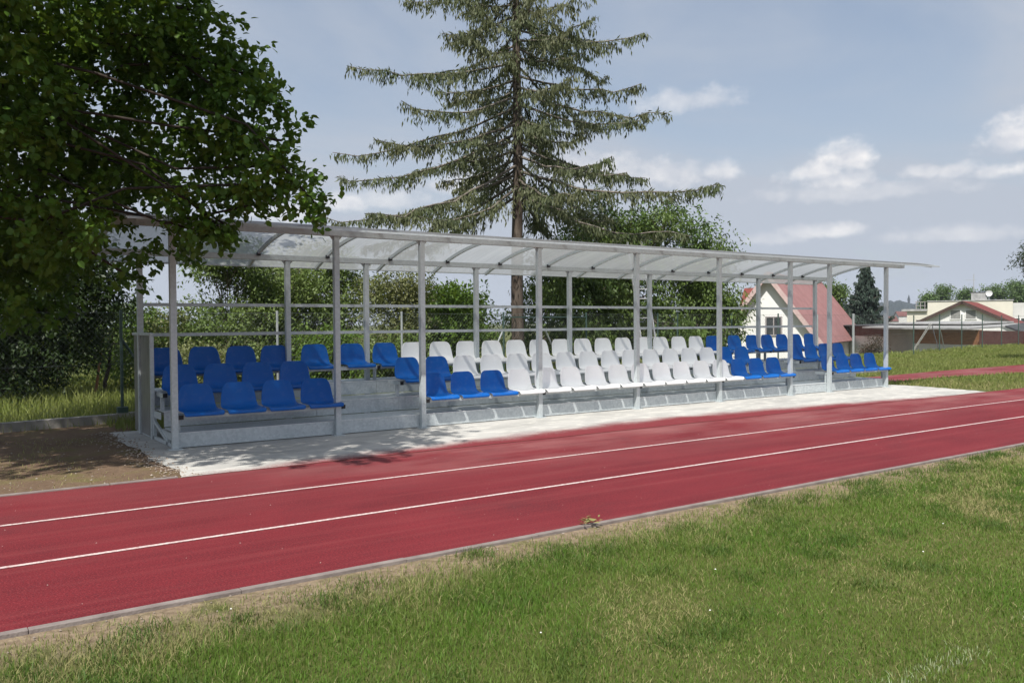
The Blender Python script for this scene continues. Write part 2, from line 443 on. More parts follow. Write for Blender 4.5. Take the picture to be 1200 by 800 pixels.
class MB:
    """collects boxes, prisms and tubes; build() links them as one mesh object.
    World coordinates; with a parent the mesh is moved into the parent's frame."""
    def __init__(s):
        s.v = []; s.f = []; s.smooth = False

    def add(s, vs, fs):
        k = len(s.v)
        s.v += [tuple(v) for v in vs]
        s.f += [tuple(i+k for i in f) for f in fs]
        return s

    def box(s, x0, x1, y0, y1, z0, z1):
        return s.add([(x0, y0, z0), (x1, y0, z0), (x1, y1, z0), (x0, y1, z0), (x0, y0, z1), (x1, y0, z1), (x1, y1, z1), (x0, y1, z1)],
                     [(0, 3, 2, 1), (4, 5, 6, 7), (0, 1, 5, 4), (1, 2, 6, 5), (2, 3, 7, 6), (3, 0, 4, 7)])

    def obox(s, o, ax, ay, az, lx, ly, lz):
        """box from corner o along three vectors"""
        o, ax, ay, az = Vector(o), Vector(ax), Vector(ay), Vector(az)
        p = [o+ax*lx*a+ay*ly*b+az*lz*c for c in (0, 1) for a, b in ((0, 0), (1, 0), (1, 1), (0, 1))]
        return s.add(p, [(0, 3, 2, 1), (4, 5, 6, 7), (0, 1, 5, 4), (1, 2, 6, 5), (2, 3, 7, 6), (3, 0, 4, 7)])

    def bar(s, a, b, w, h=None, upv=(0, 0, 1)):
        a, b = Vector(a), Vector(b); h = h or w
        d = (b-a); L = d.length; d.normalize()
        u = Vector(upv)
        if abs(d.dot(u)) > .98: u = Vector((0, 1, 0))
        sx = d.cross(u).normalized(); sz = sx.cross(d)
        return s.obox(a-sx*w/2-sz*h/2, d, sx, sz, L, w, h)

    def tube(s, pts, rads, n=8, cap=True):
        pts = [Vector(p) for p in pts]
        k0 = len(s.v); rings = []
        for i, p in enumerate(pts):
            d = (pts[min(i+1, len(pts)-1)]-pts[max(i-1, 0)]).normalized()
            u = Vector((0, 0, 1)) if abs(d.z) < .9 else Vector((0, 1, 0))
            a = d.cross(u).normalized(); b = a.cross(d)
            for j in range(n):
                t = 2*math.pi*j/n
                s.v.append(tuple(p+(a*math.cos(t)+b*math.sin(t))*rads[i]))
        for i in range(len(pts)-1):
            for j in range(n):
                q = k0+i*n
                s.f.append((q+j, q+(j+1) % n, q+n+(j+1) % n, q+n+j))
        if cap:
            s.f.append(tuple(k0+j for j in range(n))); e = k0+(len(pts)-1)*n
            s.f.append(tuple(e+n-1-j for j in range(n)))
        return s

    def prism(s, poly, ex):
        """planar polygon (list of points) extruded by vector ex"""
        n = len(poly); ex = Vector(ex)
        vs = [Vector(p) for p in poly]+[Vector(p)+ex for p in poly]
        fs = [tuple(range(n-1, -1, -1)), tuple(range(n, 2*n))]+[(i, (i+1) % n, n+(i+1) % n, n+i) for i in range(n)]
        return s.add(vs, fs)

    def build(s, name, m, parent=None, smooth=False, bevel=0):
        me = bpy.data.meshes.new(name)
        vs = s.v
        if parent is not None:
            inv = (Matrix.Translation(parent_loc(parent))).inverted()
            vs = [tuple(inv @ Vector(v)) for v in vs]
        me.from_pydata(vs, [], s.f)
        bm = bmesh.new(); bm.from_mesh(me)
        bmesh.ops.recalc_face_normals(bm, faces=bm.faces)
        if bevel:
            bmesh.ops.bevel(bm, geom=bm.edges[:], offset=bevel, segments=2, affect='EDGES', profile=.6)
        bm.to_mesh(me); bm.free()
        if smooth: me.polygons.foreach_set('use_smooth', [True]*len(me.polygons))
        me.materials.append(M[m])
        o = bpy.data.objects.new(name, me)
        COL.objects.link(o)
        if parent is not None: o.parent = parent
        return o


def parent_loc(p):
    v = Vector(p.location)
    while p.parent is not None:
        p = p.parent; v += Vector(p.location)
    return v


def np_mesh(name, V, F, m, parent=None, smooth=False):
    """V (N,3), F (M,k) arrays of equal-sized faces"""
    V = np.asarray(V, np.float32)
    if parent is not None: V = V-np.array(parent_loc(parent), np.float32)
    F = np.asarray(F, np.int32)
    me = bpy.data.meshes.new(name)
    me.vertices.add(len(V)); me.vertices.foreach_set('co', V.ravel())
    k = F.shape[1]
    me.loops.add(F.size); me.loops.foreach_set('vertex_index', F.ravel())
    me.polygons.add(len(F))
    me.polygons.foreach_set('loop_start', np.arange(0, F.size, k, dtype=np.int32))
    me.polygons.foreach_set('loop_total', np.full(len(F), k, np.int32))
    if smooth: me.polygons.foreach_set('use_smooth', np.ones(len(F), bool))
    me.update(calc_edges=True)
    me.materials.append(M[m])
    o = bpy.data.objects.new(name, me)
    COL.objects.link(o)
    if parent is not None: o.parent = parent
    return o


def sheet(name, pts, z, m, nx=1):
    return tag(MB().add([(x, y, z) for x, y in pts], [tuple(range(len(pts)))]).build(name, m), kind='structure')


# ------------------------------------------------------------------ terrain, track, slab
def fence_y(x): return 3.45+.18*x


def sst(a, b, v):
    t = np.clip((v-a)/(b-a), 0, 1)
    return t*t*(3-2*t)


def terrain(x, y):
    s_ = (y-3.45-.18*x)/1.016
    h = -2.2*sst(14, 45, x)*sst(.1, 9, s_)
    h = h-1.0*sst(60, 160, x)*sst(1, 30, s_)
    h = h+.05*np.sin(x*.7+1)*np.sin(y*.9)*sst(15.8, 19, x)*sst(2.6, 4.5, y)
    return h


gx = np.unique(np.concatenate([np.linspace(-400, -20, 14), np.linspace(-20, 80, 126), np.linspace(80, 300, 34), np.linspace(300, 2200, 24)]))
gy = np.unique(np.concatenate([np.linspace(-400, -20, 14), np.linspace(-20, 70, 113), np.linspace(70, 300, 34), np.linspace(300, 1600, 20)]))
XX, YY = np.meshgrid(gx, gy, indexing='ij')
ZZ = terrain(XX, YY)-.012
ny = len(gy)
I, J = np.meshgrid(np.arange(len(gx)-1), np.arange(ny-1), indexing='ij')
a_ = (I*ny+J).ravel()
tag(np_mesh('ground', np.stack([XX, YY, ZZ], -1).reshape(-1, 3), np.stack([a_, a_+ny, a_+ny+1, a_+1], 1), 'ground', smooth=True), kind='structure')

rng = random.Random(5)
# bare dirt left of and behind the slab
sheet('dirt', [(-30, -1.9)]+[(-30+i*2.0, -1.885) for i in range(1, 15)]+[(-.1, -1.885), (-.1, 2.2), (.3, 2.9), (1.5, 3.3), (.2, 3.42), (-5, 2.5), (-30, -1.6)], -.004, 'dirt')
TY0, TY1 = -5.573, -1.885
sheet('running_track', [(-60, TY0), (160, TY0), (160, TY1), (-60, TY1)], 0.0, 'track')
erg = random.Random(8)
le = [(-.36+.03*math.sin(i*.23)+.015*math.sin(i*.61+1), 2.15-4.035*i/70) for i in range(1, 70)]
re_ = [(14.9+.35*(i/12.) + erg.uniform(-.05, .05) if i < 12 else 15.25-.27*((i-12)/18.)+erg.uniform(-.03, .03), -1.885+4.035*i/30) for i in range(1, 30)]
sheet('concrete_slab', [(-.40, -1.885), (14.9, -1.885)]+re_+[(14.98, 2.15), (-.28, 2.15)]+le, .004, 'pad')
for yy in (-3.103, -4.333):
    sheet('lane_line', [(-60, yy-.021), (160, yy-.021), (160, yy+.021), (-60, yy+.021)], .004, 'paint')
# kerb strip between track and lawn, stone by stone with open joints
kb = MB()
x = -6.0
while x < 40:
    kb.box(x, x+.997, TY0-.052, TY0-.002, -.08, .008+rng.uniform(-.0015, .0015)); x += 1.0
tag(kb.build('kerb', 'kerb', bevel=.003), kind='structure')
kb2 = MB()
x = -6.0
while x < -.4:
    kb2.box(x, min(x+.99, -.42), TY1+.004, TY1+.06, -.06, .012+rng.uniform(-.003, .003)); x += 1.0
tag(kb2.build('kerb', 'kerb', bevel=.006), kind='structure')
# the far curve of the red track behind the stand's right end
sheet('running_track', [(15.1, 1.1), (16.3, .80), (18.35, .86), (21.6, .45), (40, -1.6), (40, .9), (26.1, 2.3), (20.7, 2.25), (18.0, 2.05), (15.6, 2.05), (15.1, 2.0)], .003, 'track')


# ------------------------------------------------------------------ grandstand
W_, N_ = 2.0, 1.244
PX = [0, W_, W_+N_, 2*W_+N_, 3*W_+N_, 4*W_+N_, 5*W_+N_, 5*W_+2*N_, 6*W_+2*N_]
RY = 1.744                      # rear posts
stand = empty('grandstand', (7.2, .9, 0), 'galvanised steel spectator stand with curved translucent roof and rows of blue and white seats', 'grandstand')
P = .035
for x in PX:
    b = MB().box(x-P, x+P, -P, P, .01, 2.548)
    o = b.build('front_post', 'steel', stand, bevel=.004)
    MB().box(x-.075, x+.075, -.075, .036, .0045, .0125).build('base_plate', 'steel', o)
    for sg in (1, -1): MB().prism([(x+P*sg, -.004, 2.548), (x+P*sg, -.004, 2.49), (x+(P+.05)*sg, -.004, 2.548)], (0, .008, 0)).build('gusset', 'steel', o)
    b = MB().box(x-P, x+P, RY-P, RY+P, .01, 2.345)
    o = b.build('rear_post', 'steel', stand, bevel=.004)
    for sg in (1, -1): MB().prism([(x+P*sg, RY-.004, 2.345), (x+P*sg, RY-.004, 2.29), (x+(P+.05)*sg, RY-.004, 2.345)], (0, .008, 0)).build('gusset', 'steel', o)
MB().box(-.64, 15.12, -.045, .045, 2.55, 2.628).build('front_beam', 'steel', stand, bevel=.004)
MB().box(-.64, 15.12, RY-.045, RY+.045, 2.347, 2.425).build('rear_beam', 'steel', stand, bevel=.004)


def roofz(y): return 2.685-.116*(y-.3)**2


for k in range(-1, 15):
    x = .53+1.031*k
    ys = np.linspace(-.72, 2.12, 18)
    vs, fs = [], []
    for y in ys:
        zt = roofz(y)-.004
        zb = zt-.045
        vs += [(x-.02, y, zb), (x+.02, y, zb), (x+.02, y, zt), (x-.02, y, zt)]
    for i in range(len(ys)-1):
        q = i*4
        for j in range(4): fs.append((q+j, q+(j+1) % 4, q+4+(j+1) % 4, q+4+j))
    fs += [(0, 3, 2, 1), (len(vs)-4, len(vs)-3, len(vs)-2, len(vs)-1)]
    rb = MB().add(vs, fs).build('rib', 'steel', stand)
    MB().box(x-.024, x+.024, RY-.10, RY-.052, 2.40, 2.447).build('end_cap', 'cap', rb)
# roof sheet
ys = np.linspace(-.82, 2.16, 26); xs = np.linspace(-.62, 15.10, 33)
vs = []
for x in xs:
    for y in ys: vs.append((x, y, roofz(y)))
nyy = len(ys)
fs = [(i*nyy+j, (i+1)*nyy+j, (i+1)*nyy+j+1, i*nyy+j+1) for i in range(len(xs)-1) for j in range(nyy-1)]
rs = MB().add(vs, fs).build('roof_sheet', 'poly', stand, smooth=True)
# edge profiles of the sheet
for y0 in (-.825, 2.155):
    z0 = roofz(y0)
    MB().box(-.62, 15.10, y0-.006, y0+.018, z0-.012, z0+.012).build('edge_profile', 'steel', rs)
for x0 in (-.632, 15.102):
    ed = MB()
    yy = np.linspace(-.80, 2.14, 20)
    for i in range(len(yy)-1):
        a, b = (x0+.005, yy[i], roofz(yy[i])), (x0+.005, yy[i+1], roofz(yy[i+1]))
        ed.bar(a, b, .012, .018)
    ed.build('edge_profile', 'steel', rs)
for zc in (1.705, 1.303):
    MB().box(PX[0]-P+.02, PX[8]-P, RY+P+.003, RY+P+.043, zc-.022, zc+.022).build('back_rail', 'steel', stand)

# stepped deck
STEP = [(.04, 0.0, .185, .68), (.70, .19, .38, 1.40), (1.42, .385, .575, 2.06)]
for k, (y0, zb, zt, y1) in enumerate(STEP):
    for i in range(8):
        x0, x1 = PX[i]+(.045 if i == 0 else .002), PX[i+1]-(.002 if i < 7 else 0)
        t_ = MB().box(x0, x1, y0+.016, y1, zt-.014, zt).build('tread', 'deck', stand)
        MB().box(x0, x1, y0, y0+.012, zb+(.014 if k == 0 else .0), zt-.006).build('riser', 'deck', t_)
        MB().box(x0, x1, y0-.006, y0+.014, zt-.005, zt+.003).build('nosing', 'nosing', t_)
# stringers at the two ends and under the posts
for i, x in enumerate(PX):
    if i in (0, 8):
        sx = x+.006 if i == 0 else x-.016
        st = MB()
        for y0, zb, zt, y1 in STEP:
            st.box(sx, sx+.01, y0+.02, y1-.01, zt-.10, zt-.016)
        for yp in (.36, 1.05, 1.9):
            zt = [q[2] for q in STEP if q[0] < yp][-1]
            st.box(sx-.012, sx+.022, yp-.03, yp+.03, .006, zt-.102)
        st.bar((sx+.003, .12, .03), (sx+.003, 2.0, .03), .03, .04)
        st.bar((sx+.003, .4, .06), (sx+.003, 1.9, .47), .025, .04)
        st.build('stringer', 'steel', stand)

# seat rails on short arms with black end caps
ROWS = [(0.0, .37, .185), (.76, .57, .38), (1.50, .772, .575)]
for r, (yr, za, zf) in enumerate(ROWS):
    for x in PX:
        xa = x+.066
        arm = MB().box(xa-.025, xa+.025, yr-.028, yr+.36, za-.025, za+.025).build('seat_arm', 'steel', stand)
        MB().box(xa-.026, xa+.026, yr-.036, yr-.029, za-.026, za+.026).build('end_cap', 'cap', arm)
        MB().box(xa-.02, xa+.02, yr+.10, yr+.14, zf+.001, za-.026).build('stub', 'steel', arm)
    spans = [i for i in range(8) if not (r < 2 and i in (1, 6))]
    for i in spans:
        x0, x1 = PX[i]+.066+.028, PX[i+1]+.066-.028
        MB().box(x0, x1, yr-.02, yr+.02, za-.025, za+.022).build('seat_rail', 'steel', stand)
        MB().box(x0, x1, yr+.20, yr+.24, za-.02, za+.022).build('seat_rail', 'steel', stand)
        if r > 0:                                    # thin white prop under the middle of the rail
            xm = (x0+x1)/2
            MB().box(xm-.014, xm+.014, yr+.205, yr+.235, zf+.002, za-.021).build('prop', 'nosing', stand)

# side screen at the left end
MB().box(-.012, -.006, 1.12, 2.10, .03, 1.30).build('side_screen', 'screen', stand)
sf = MB().box(-.028, .016, 1.06, 1.104, .006, 1.33).box(-.03, .02, 1.105, 2.12, 1.302, 1.335)
sf.build('screen_frame', 'steel', stand)


def make_seat_mesh():
    # section of the moulded shell from front lip to top of back: y, z, half width, side curl
    KW = 1.09
    prof = [(-.205, -.030, .205, 0), (-.212, -.004, .212, 0), (-.195, .018, .214, .004), (-.12, .014, .215, .012), (-.02, .008, .214, .016),
            (.07, .010, .212, .018), (.125, .028, .207, .022), (.158, .070, .203, .026), (.170, .13, .198, .026), (.178, .19, .190, .024),
            (.184, .245, .179, .02), (.189, .287, .162, .016), (.192, .311, .138, .012), (.194, .323, .102, .008)]
    nx = 11
    vs, fs = [], []
    for i, (y, z, w, cu) in enumerate(prof):
        ny_, nz_ = (0, 1) if i < 6 else ((-.7, .7) if i == 6 else (-1, .1))
        for j in range(nx):
            t = -1+2*j/(nx-1)
            e = abs(t)**3.2*cu
            dip = (1-t*t)*.012 if 2 <= i <= 5 else ((1-t*t)*.018 if i > 6 else 0)
            vs.append((t*w*KW, y+ny_*e+(dip if i > 6 else 0), z+nz_*e-(dip if i <= 5 else 0)))
    for i in range(len(prof)-1):
        for j in range(nx-1):
            q = i*nx+j
            fs.append((q, q+1, q+nx+1, q+nx))
    me = bpy.data.meshes.new('seat_shell')
    me.from_pydata(vs, [], fs)
    o = bpy.data.objects.new('seat_tmp', me)
    COL.objects.link(o)
    so = o.modifiers.new('s', 'SOLIDIFY'); so.thickness = .012; so.offset = 0
    sb = o.modifiers.new('b', 'SUBSURF'); sb.levels = 1
    dg = bpy.context.evaluated_depsgraph_get()
    me2 = bpy.data.meshes.new_from_object(o.evaluated_get(dg))
    bpy.data.objects.remove(o)
    me2.polygons.foreach_set('use_smooth', [True]*len(me2.polygons))
    me2.name = 'seat'
    return me2


seat_blue = make_seat_mesh(); seat_blue.materials.clear(); seat_blue.materials.append(M['blue'])
seat_white = seat_blue.copy(); seat_white.materials.clear(); seat_white.materials.append(M['white'])
protos = {}
for c, me in (('blue', seat_blue), ('white', seat_white)):
    protos[c] = me
srng = random.Random(11)
first = {}


def put_seat(x, r, c, num):
    yr, za, zf = ROWS[r]
    if c not in first:
        o = bpy.data.objects.new('seat', protos[c]); first[c] = o
    else:
        o = first[c].copy()
    COL.objects.link(o)
    o.parent = stand
    o.location = Vector((x+srng.uniform(-.006, .006), yr+.10, za+.036))-Vector(stand.location)
    o.rotation_euler = (srng.uniform(-.008, .008), 0, srng.uniform(-.012, .012))
    o['label'] = '%s plastic bucket seat in the %s row' % (c, ('front', 'middle', 'top')[r])
    return o


for r in range(3):
    num = 0
    nb = (3, 2, 1)[r]
    for i in range(8):
        if i in (1, 6):
            if r == 2:
                for q in ((.40, 1.0) if i == 1 else (.47, 1.05)): put_seat(PX[i]+q, r, 'blue', num)
            continue
        for q in range(4):
            k = (i-2)*4+q
            c = 'blue' if i in (0, 7) or k < nb or k > 15-nb else 'white'
            put_seat(PX[i]+.06+.25+.5*q, r, c, num)


# ------------------------------------------------------------------ vegetation helpers
LEAF_OVAL = (np.array([(0, 0, 0), (.25, .26, .05), (.55, .30, .06), (.82, .17, .03), (1, 0, -.04), (.82, -.17, .03), (.55, -.30, .06), (.25, -.26, .05)]),
             [(0, 1, 2, 3), (0, 3, 4, 4), (0, 4, 5, 5)])
# two half blades folded on the midrib
T_FOLD_V = np.array([(0, 0, 0), (.5, 0, -.03), (1, 0, -.10), (.18, .30, .05), (.55, .36, .06), (.18, -.30, .05), (.55, -.36, .06)])
T_FOLD_F = np.array([(0, 1, 4, 3), (1, 2, 4, 4), (0, 5, 6, 1), (1, 6, 2, 2)])
T_QUAD_V = np.array([(0, 0, 0), (.45, .24, .04), (1, 0, -.06), (.45, -.24, .04)])
T_QUAD_F = np.array([(0, 1, 2, 3)])
T_LONG_V = np.array([(0, 0, 0), (.4, .13, .02), (1, 0, -.12), (.4, -.13, .02)])


def leaves(name, pos, dirs, nor, length, m, parent=None, tpl='fold', width=1.0):
    pos, dirs, nor = np.asarray(pos, float), np.asarray(dirs, float), np.asarray(nor, float)
    dirs /= np.linalg.norm(dirs, axis=1, keepdims=True)+1e-9
    side = np.cross(nor, dirs); side /= np.linalg.norm(side, axis=1, keepdims=True)+1e-9
    nn = np.cross(dirs, side)
    if tpl == 'fold':
        TV = T_FOLD_V; TF = np.array([(0, 1, 4), (0, 4, 3), (1, 2, 4), (0, 5, 6), (0, 6, 1), (1, 6, 2)])
    elif tpl == 'long':
        TV = T_LONG_V; TF = T_QUAD_F
    else:
        TV = T_QUAD_V; TF = T_QUAD_F
    L = np.asarray(length)[:, None, None]
    V = pos[:, None, :]+L*(TV[None, :, 0:1]*dirs[:, None, :]+TV[None, :, 1:2]*width*side[:, None, :]+TV[None, :, 2:3]*nn[:, None, :])
    F = TF[None]+(np.arange(len(pos))*len(TV))[:, None, None]
    return np_mesh(name, V.reshape(-1, 3), F.reshape(-1, TF.shape[1]), m, parent)


def sprays(clumps, n_per_m2, per, leaf, rs, droop=.35, spread=.35, fill=.45):
    """leaf positions: sprays spread over each clump's volume, mostly near its surface"""
    P_, D_, N_2, S_ = [], [], [], []
    for c in clumps:
        cx, cy, cz, r = c[:4]
        rz_ = r*(c[4] if len(c) > 4 else .8)
        n = max(4, int(n_per_m2*r*r*4))
        d = rs.normal(size=(n, 3)); d /= np.linalg.norm(d, axis=1, keepdims=True)
        rad = rs.random(n)**fill*(1+.22*rs.normal(size=n).clip(-1, 1.5))
        cen = np.array((cx, cy, cz))+d*rad[:, None]*np.array((r, r, rz_))
        ax = d*np.array((1, 1, .4))+rs.normal(size=(n, 3))*.5+np.array((0, 0, -droop))
        ax /= np.linalg.norm(ax, axis=1, keepdims=True)
        t = rs.random((n, per))
        L = spread*(.6+.8*rs.random((n, 1)))
        p = cen[:, None, :]+ax[:, None, :]*(t*L)[..., None]+rs.normal(size=(n, per, 3))*leaf*.55
        dd = ax[:, None, :]*.5+rs.normal(size=(n, per, 3))*.7+np.array((0, 0, -droop*.8))
        nn = rs.normal(size=(n, per, 3))*.55+np.array((0, 0, 1.0))
        P_.append(p.reshape(-1, 3)); D_.append(dd.reshape(-1, 3)); N_2.append(nn.reshape(-1, 3))
        S_.append((leaf*(.65+.6*rs.random((n, per)))).ravel())
    return np.concatenate(P_), np.concatenate(D_), np.concatenate(N_2), np.concatenate(S_)


def limb(b, a, e, r0, r1, rs, sag=.0, n=6, wob=.06):
    a, e = np.array(a, float), np.array(e, float)
    L = np.linalg.norm(e-a)
    pts = []
    for i in range(n+1):
        t = i/n
        p = a+(e-a)*t+np.array((0, 0, 1))*sag*L*4*t*(1-t)
        if 0 < i < n: p = p+rs.normal(size=3)*wob*L*.35
        pts.append(p)
    b.tube(pts, [r0+(r1-r0)*(i/n)**.8 for i in range(n+1)], 6)
    return pts


def tree(name, loc, label, cat, clumps, leafm, dens, per, leaf, seed, trunk_r=.1, group=None, bark='bark', tpl='quad', droop=.3, spread=.3,
         width=1.0, fork=.35, zlow=None, twigs=True, fill=.45, top=None, lk=.34, skip=1, wob=.05):
    rs = np.random.default_rng(seed)
    root = empty(name, loc, label, cat, group)
    p, d, n, s_ = sprays(clumps, dens, per, leaf, rs, droop, spread, fill)
    leaves('crown', p, d, n, s_, leafm, root, tpl, width)
    b = MB()
    cl_ = np.array([c[:3] for c in clumps])
    ctr = cl_.mean(0)
    f_ = np.array((loc[0]*.4+ctr[0]*.6, loc[1]*.4+ctr[1]*.6, loc[2]+(ctr[2]-loc[2])*fork*2))
    if top is not None: f_ = np.array(top)
    tp = limb(b, np.array(loc)-np.array((0, 0, .1)), f_, trunk_r, trunk_r*.6, rs, 0, 6, .03)
    for c in clumps[::skip]:
        i = int(rs.integers(3, 7))
        e = np.array(c[:3])
        pts = limb(b, tp[i], e, trunk_r*lk, trunk_r*.06, rs, .06, 5, wob)
        if twigs:
            for q in range(5):
                dd = rs.normal(size=3); dd /= np.linalg.norm(dd)
                limb(b, pts[int(rs.integers(3, 6))], e+dd*c[3]*.95, trunk_r*.10, trunk_r*.03, rs, .03, 4, .05)
    b.build('trunk', bark, root, smooth=True)
    return root


def blades(name, xs, ys, zs, h, w, m, rs, lean=.45, parent=None):
    n = len(xs)
    az_ = rs.random(n)*2*np.pi
    la = rs.random(n)*2*np.pi
    ln = lean*np.abs(rs.normal(size=n))*h
    base = np.stack([xs, ys, zs], 1)
    sd = np.stack([np.cos(az_), np.sin(az_), 0*az_], 1)*(w/2)[:, None]
    le = np.stack([np.cos(la), np.sin(la), 0*la], 1)*ln[:, None]
    hz = np.zeros((n, 3)); hz[:, 2] = h
    v0, v1 = base-sd, base+sd
    mid = base+hz*.6+le*.35
    v2, v3 = mid-sd*.75, mid+sd*.75
    v4 = base+hz*.95+le
    V = np.stack([v0, v1, v2, v3, v4], 1).reshape(-1, 3)
    T = np.array([(0, 1, 3), (0, 3, 2), (2, 3, 4)])
    F = (T[None]+(np.arange(n)*5)[:, None, None]).reshape(-1, 3)
    return np_mesh(name, V, F, m, parent)


# ------------------------------------------------------------------ big maple, left
MAPLE = [(-1.11, 0.63, 4.70, 1.00), (-0.32, 0.08, 4.79, 0.85), (-0.02, -0.75, 4.57, 0.50), (-1.36, 0.78, 3.84, 1.00), (-0.74, -0.26, 3.94, 0.65),
         (-0.15, -0.68, 4.03, 0.60), (0.20, -1.17, 3.88, 0.42), (0.49, -1.50, 3.78, 0.28), (-1.14, 0.61, 3.08, 0.85), (-0.53, -0.43, 3.12, 0.50),
         (-0.03, -1.14, 3.54, 0.40), (0.34, -1.53, 3.30, 0.40), (0.59, -1.71, 3.04, 0.30), (0.80, -1.86, 2.77, 0.17), (0.19, -1.31, 2.93, 0.30),
         (0.44, -1.61, 2.86, 0.20), (-0.22, -0.91, 2.81, 0.35), (0.07, -1.11, 2.59, 0.20), (-0.70, -0.01, 2.72, 0.36), (-1.27, 1.05, 2.39, 0.70),
         (-0.31, -0.73, 2.46, 0.18), (0.23, -1.23, 2.48, 0.10), (-0.98, 0.43, 2.2, 0.28)]
TIPS = [(0.17, -1.00, 4.74, 0.16), (0.30, -1.09, 4.68, 0.10), (0.24, -1.06, 4.35, 0.13), (0.46, -1.35, 4.11, 0.13), (0.55, -1.41, 3.99, 0.09), (0.62, -1.59, 3.78, 0.12),
        (0.73, -1.67, 3.54, 0.11), (0.70, -1.66, 3.32, 0.12), (0.77, -1.84, 3.04, 0.14), (0.88, -1.92, 2.73, 0.10), (0.94, -1.97, 2.64, 0.05), (0.58, -1.71, 2.78, 0.12),
        (0.37, -1.44, 2.79, 0.15), (0.44, -1.49, 2.66, 0.10), (0.23, -1.23, 2.48, 0.08), (0.17, -1.19, 2.37, 0.05), (-0.01, -1.06, 2.41, 0.12), (-0.12, -0.87, 2.25, 0.12),
        (-0.44, -0.52, 2.17, 0.15), (-0.55, -0.20, 2.00, 0.15)]
FILL = [(-1.55, -.75, 3.6, .7), (-1.3, -.7, 4.5, .7), (.15, -1.3, 2.45, .2), (-1.6, -.2, 2.6, .65), (-.6, -.9, 4.6, .6), (-1.75, .4, 2.1, .7), (-1.2, -.9, 2.5, .45),
        (.05, -.6, 3.2, .5), (.15, -.9, 4.2, .5), (-.5, .4, 3.4, .7), (.45, -1.2, 3.45, .35), (-1.5, .9, 1.9, .6), (.1, -.9, 3.6, .3)]
HIGH = [(-2.2, 1.2, 5.6, 1.2), (-1.3, .2, 5.9, 1.0), (-.6, -.5, 5.6, .8), (-3.0, -.6, 5.5, 1.2), (-2.2, -1.4, 4.6, 1.0), (-3.8, 1.0, 6.6, 1.3),  # crown above and left of view, added for its shade on slab and dirt
        (-2.4, .3, 7.0, 1.2), (-4.6, -.8, 5.6, 1.3), (-5.2, .6, 4.8, 1.2), (-3.2, -1.8, 6.0, 1.0), (-1.9, -.9, 3.4, .7), (-2.6, .6, 3.2, .9),
        (-.8, -3.0, 6.0, .9), (-1.7, -3.1, 5.7, .9), (-1.0, -2.0, 6.4, .9), (-1.7, -3.9, 5.9, .8), (-3.6, -2.2, 5.2, 1.1), (-4.5, .5, 3.9, 1.0), 
        (-.3, -2.0, 6.2, .7), (-2.3, -3.1, 5.5, .75)]
tree('maple_tree', (-3.5, .5, 0), 'large dark broadleaf tree hanging over the left end of the stand roof', 'tree',
     [(x, y, z, r*(.86 if r > .3 else 1)) for x, y, z, r in MAPLE]+TIPS+FILL+HIGH, 'maple_leaf', 40, 22, .078, 3, .22, tpl='fold', droop=.4, spread=.2, top=(-3.6, .5, 4.6), width=1.0, lk=.085, bark='bark_dark', skip=3, twigs=False, wob=.13)

# low dark tree beyond the fence
DT = [(-1.02, 6.01, 2.59, 1.2), (-.45, 5.6, 2.09, .95), (-1.05, 5.99, 1.25, .85), (-.3, 5.46, 1.17, .6), (.12, 5.19, 1.87, .5), (-.6, 5.66, .70, .3),
      (.19, 5.16, 2.41, .4), (-1.1, 5.52, .64, .3), (-1.96, 6.65, 2.03, 1.3), (-.2, 5.9, 3.0, .6), (-1.4, 6.2, .95, .5)]
DT = [(x+.1, y+1.55, (z-1.44)*1.1+1.44, r*1.1) for x, y, z, r in DT]
tree('dark_tree', (-1.3, 8.0, 0), 'dark low hanging broadleaf tree behind the fence at the left edge', 'tree', DT, 'dark_leaf', 120, 14, .09, 4, .12, tpl='quad', droop=.4)
# sapling pair with a stake
sap = tree('sapling', (.62, 8.3, 0), 'young leafy sapling with a thin trunk between the dark tree and the stand', 'sapling',
           [(.57, 8.52, 1.2, .6), (.93, 8.28, 1.72, .5), (1.2, 8.17, .95, .42), (.9, 8.3, 2.3, .3)], 'olive_leaf', 60, 9, .085, 5, .045)
st = MB().tube([(.42, 8.05, -.05), (.62, 8.12, 1.35)], [.028, .024], 8).build('wooden_stake', 'bark_stake')
tag(st, 'leaning reddish wooden stake beside the young sapling behind the fence', 'stake')

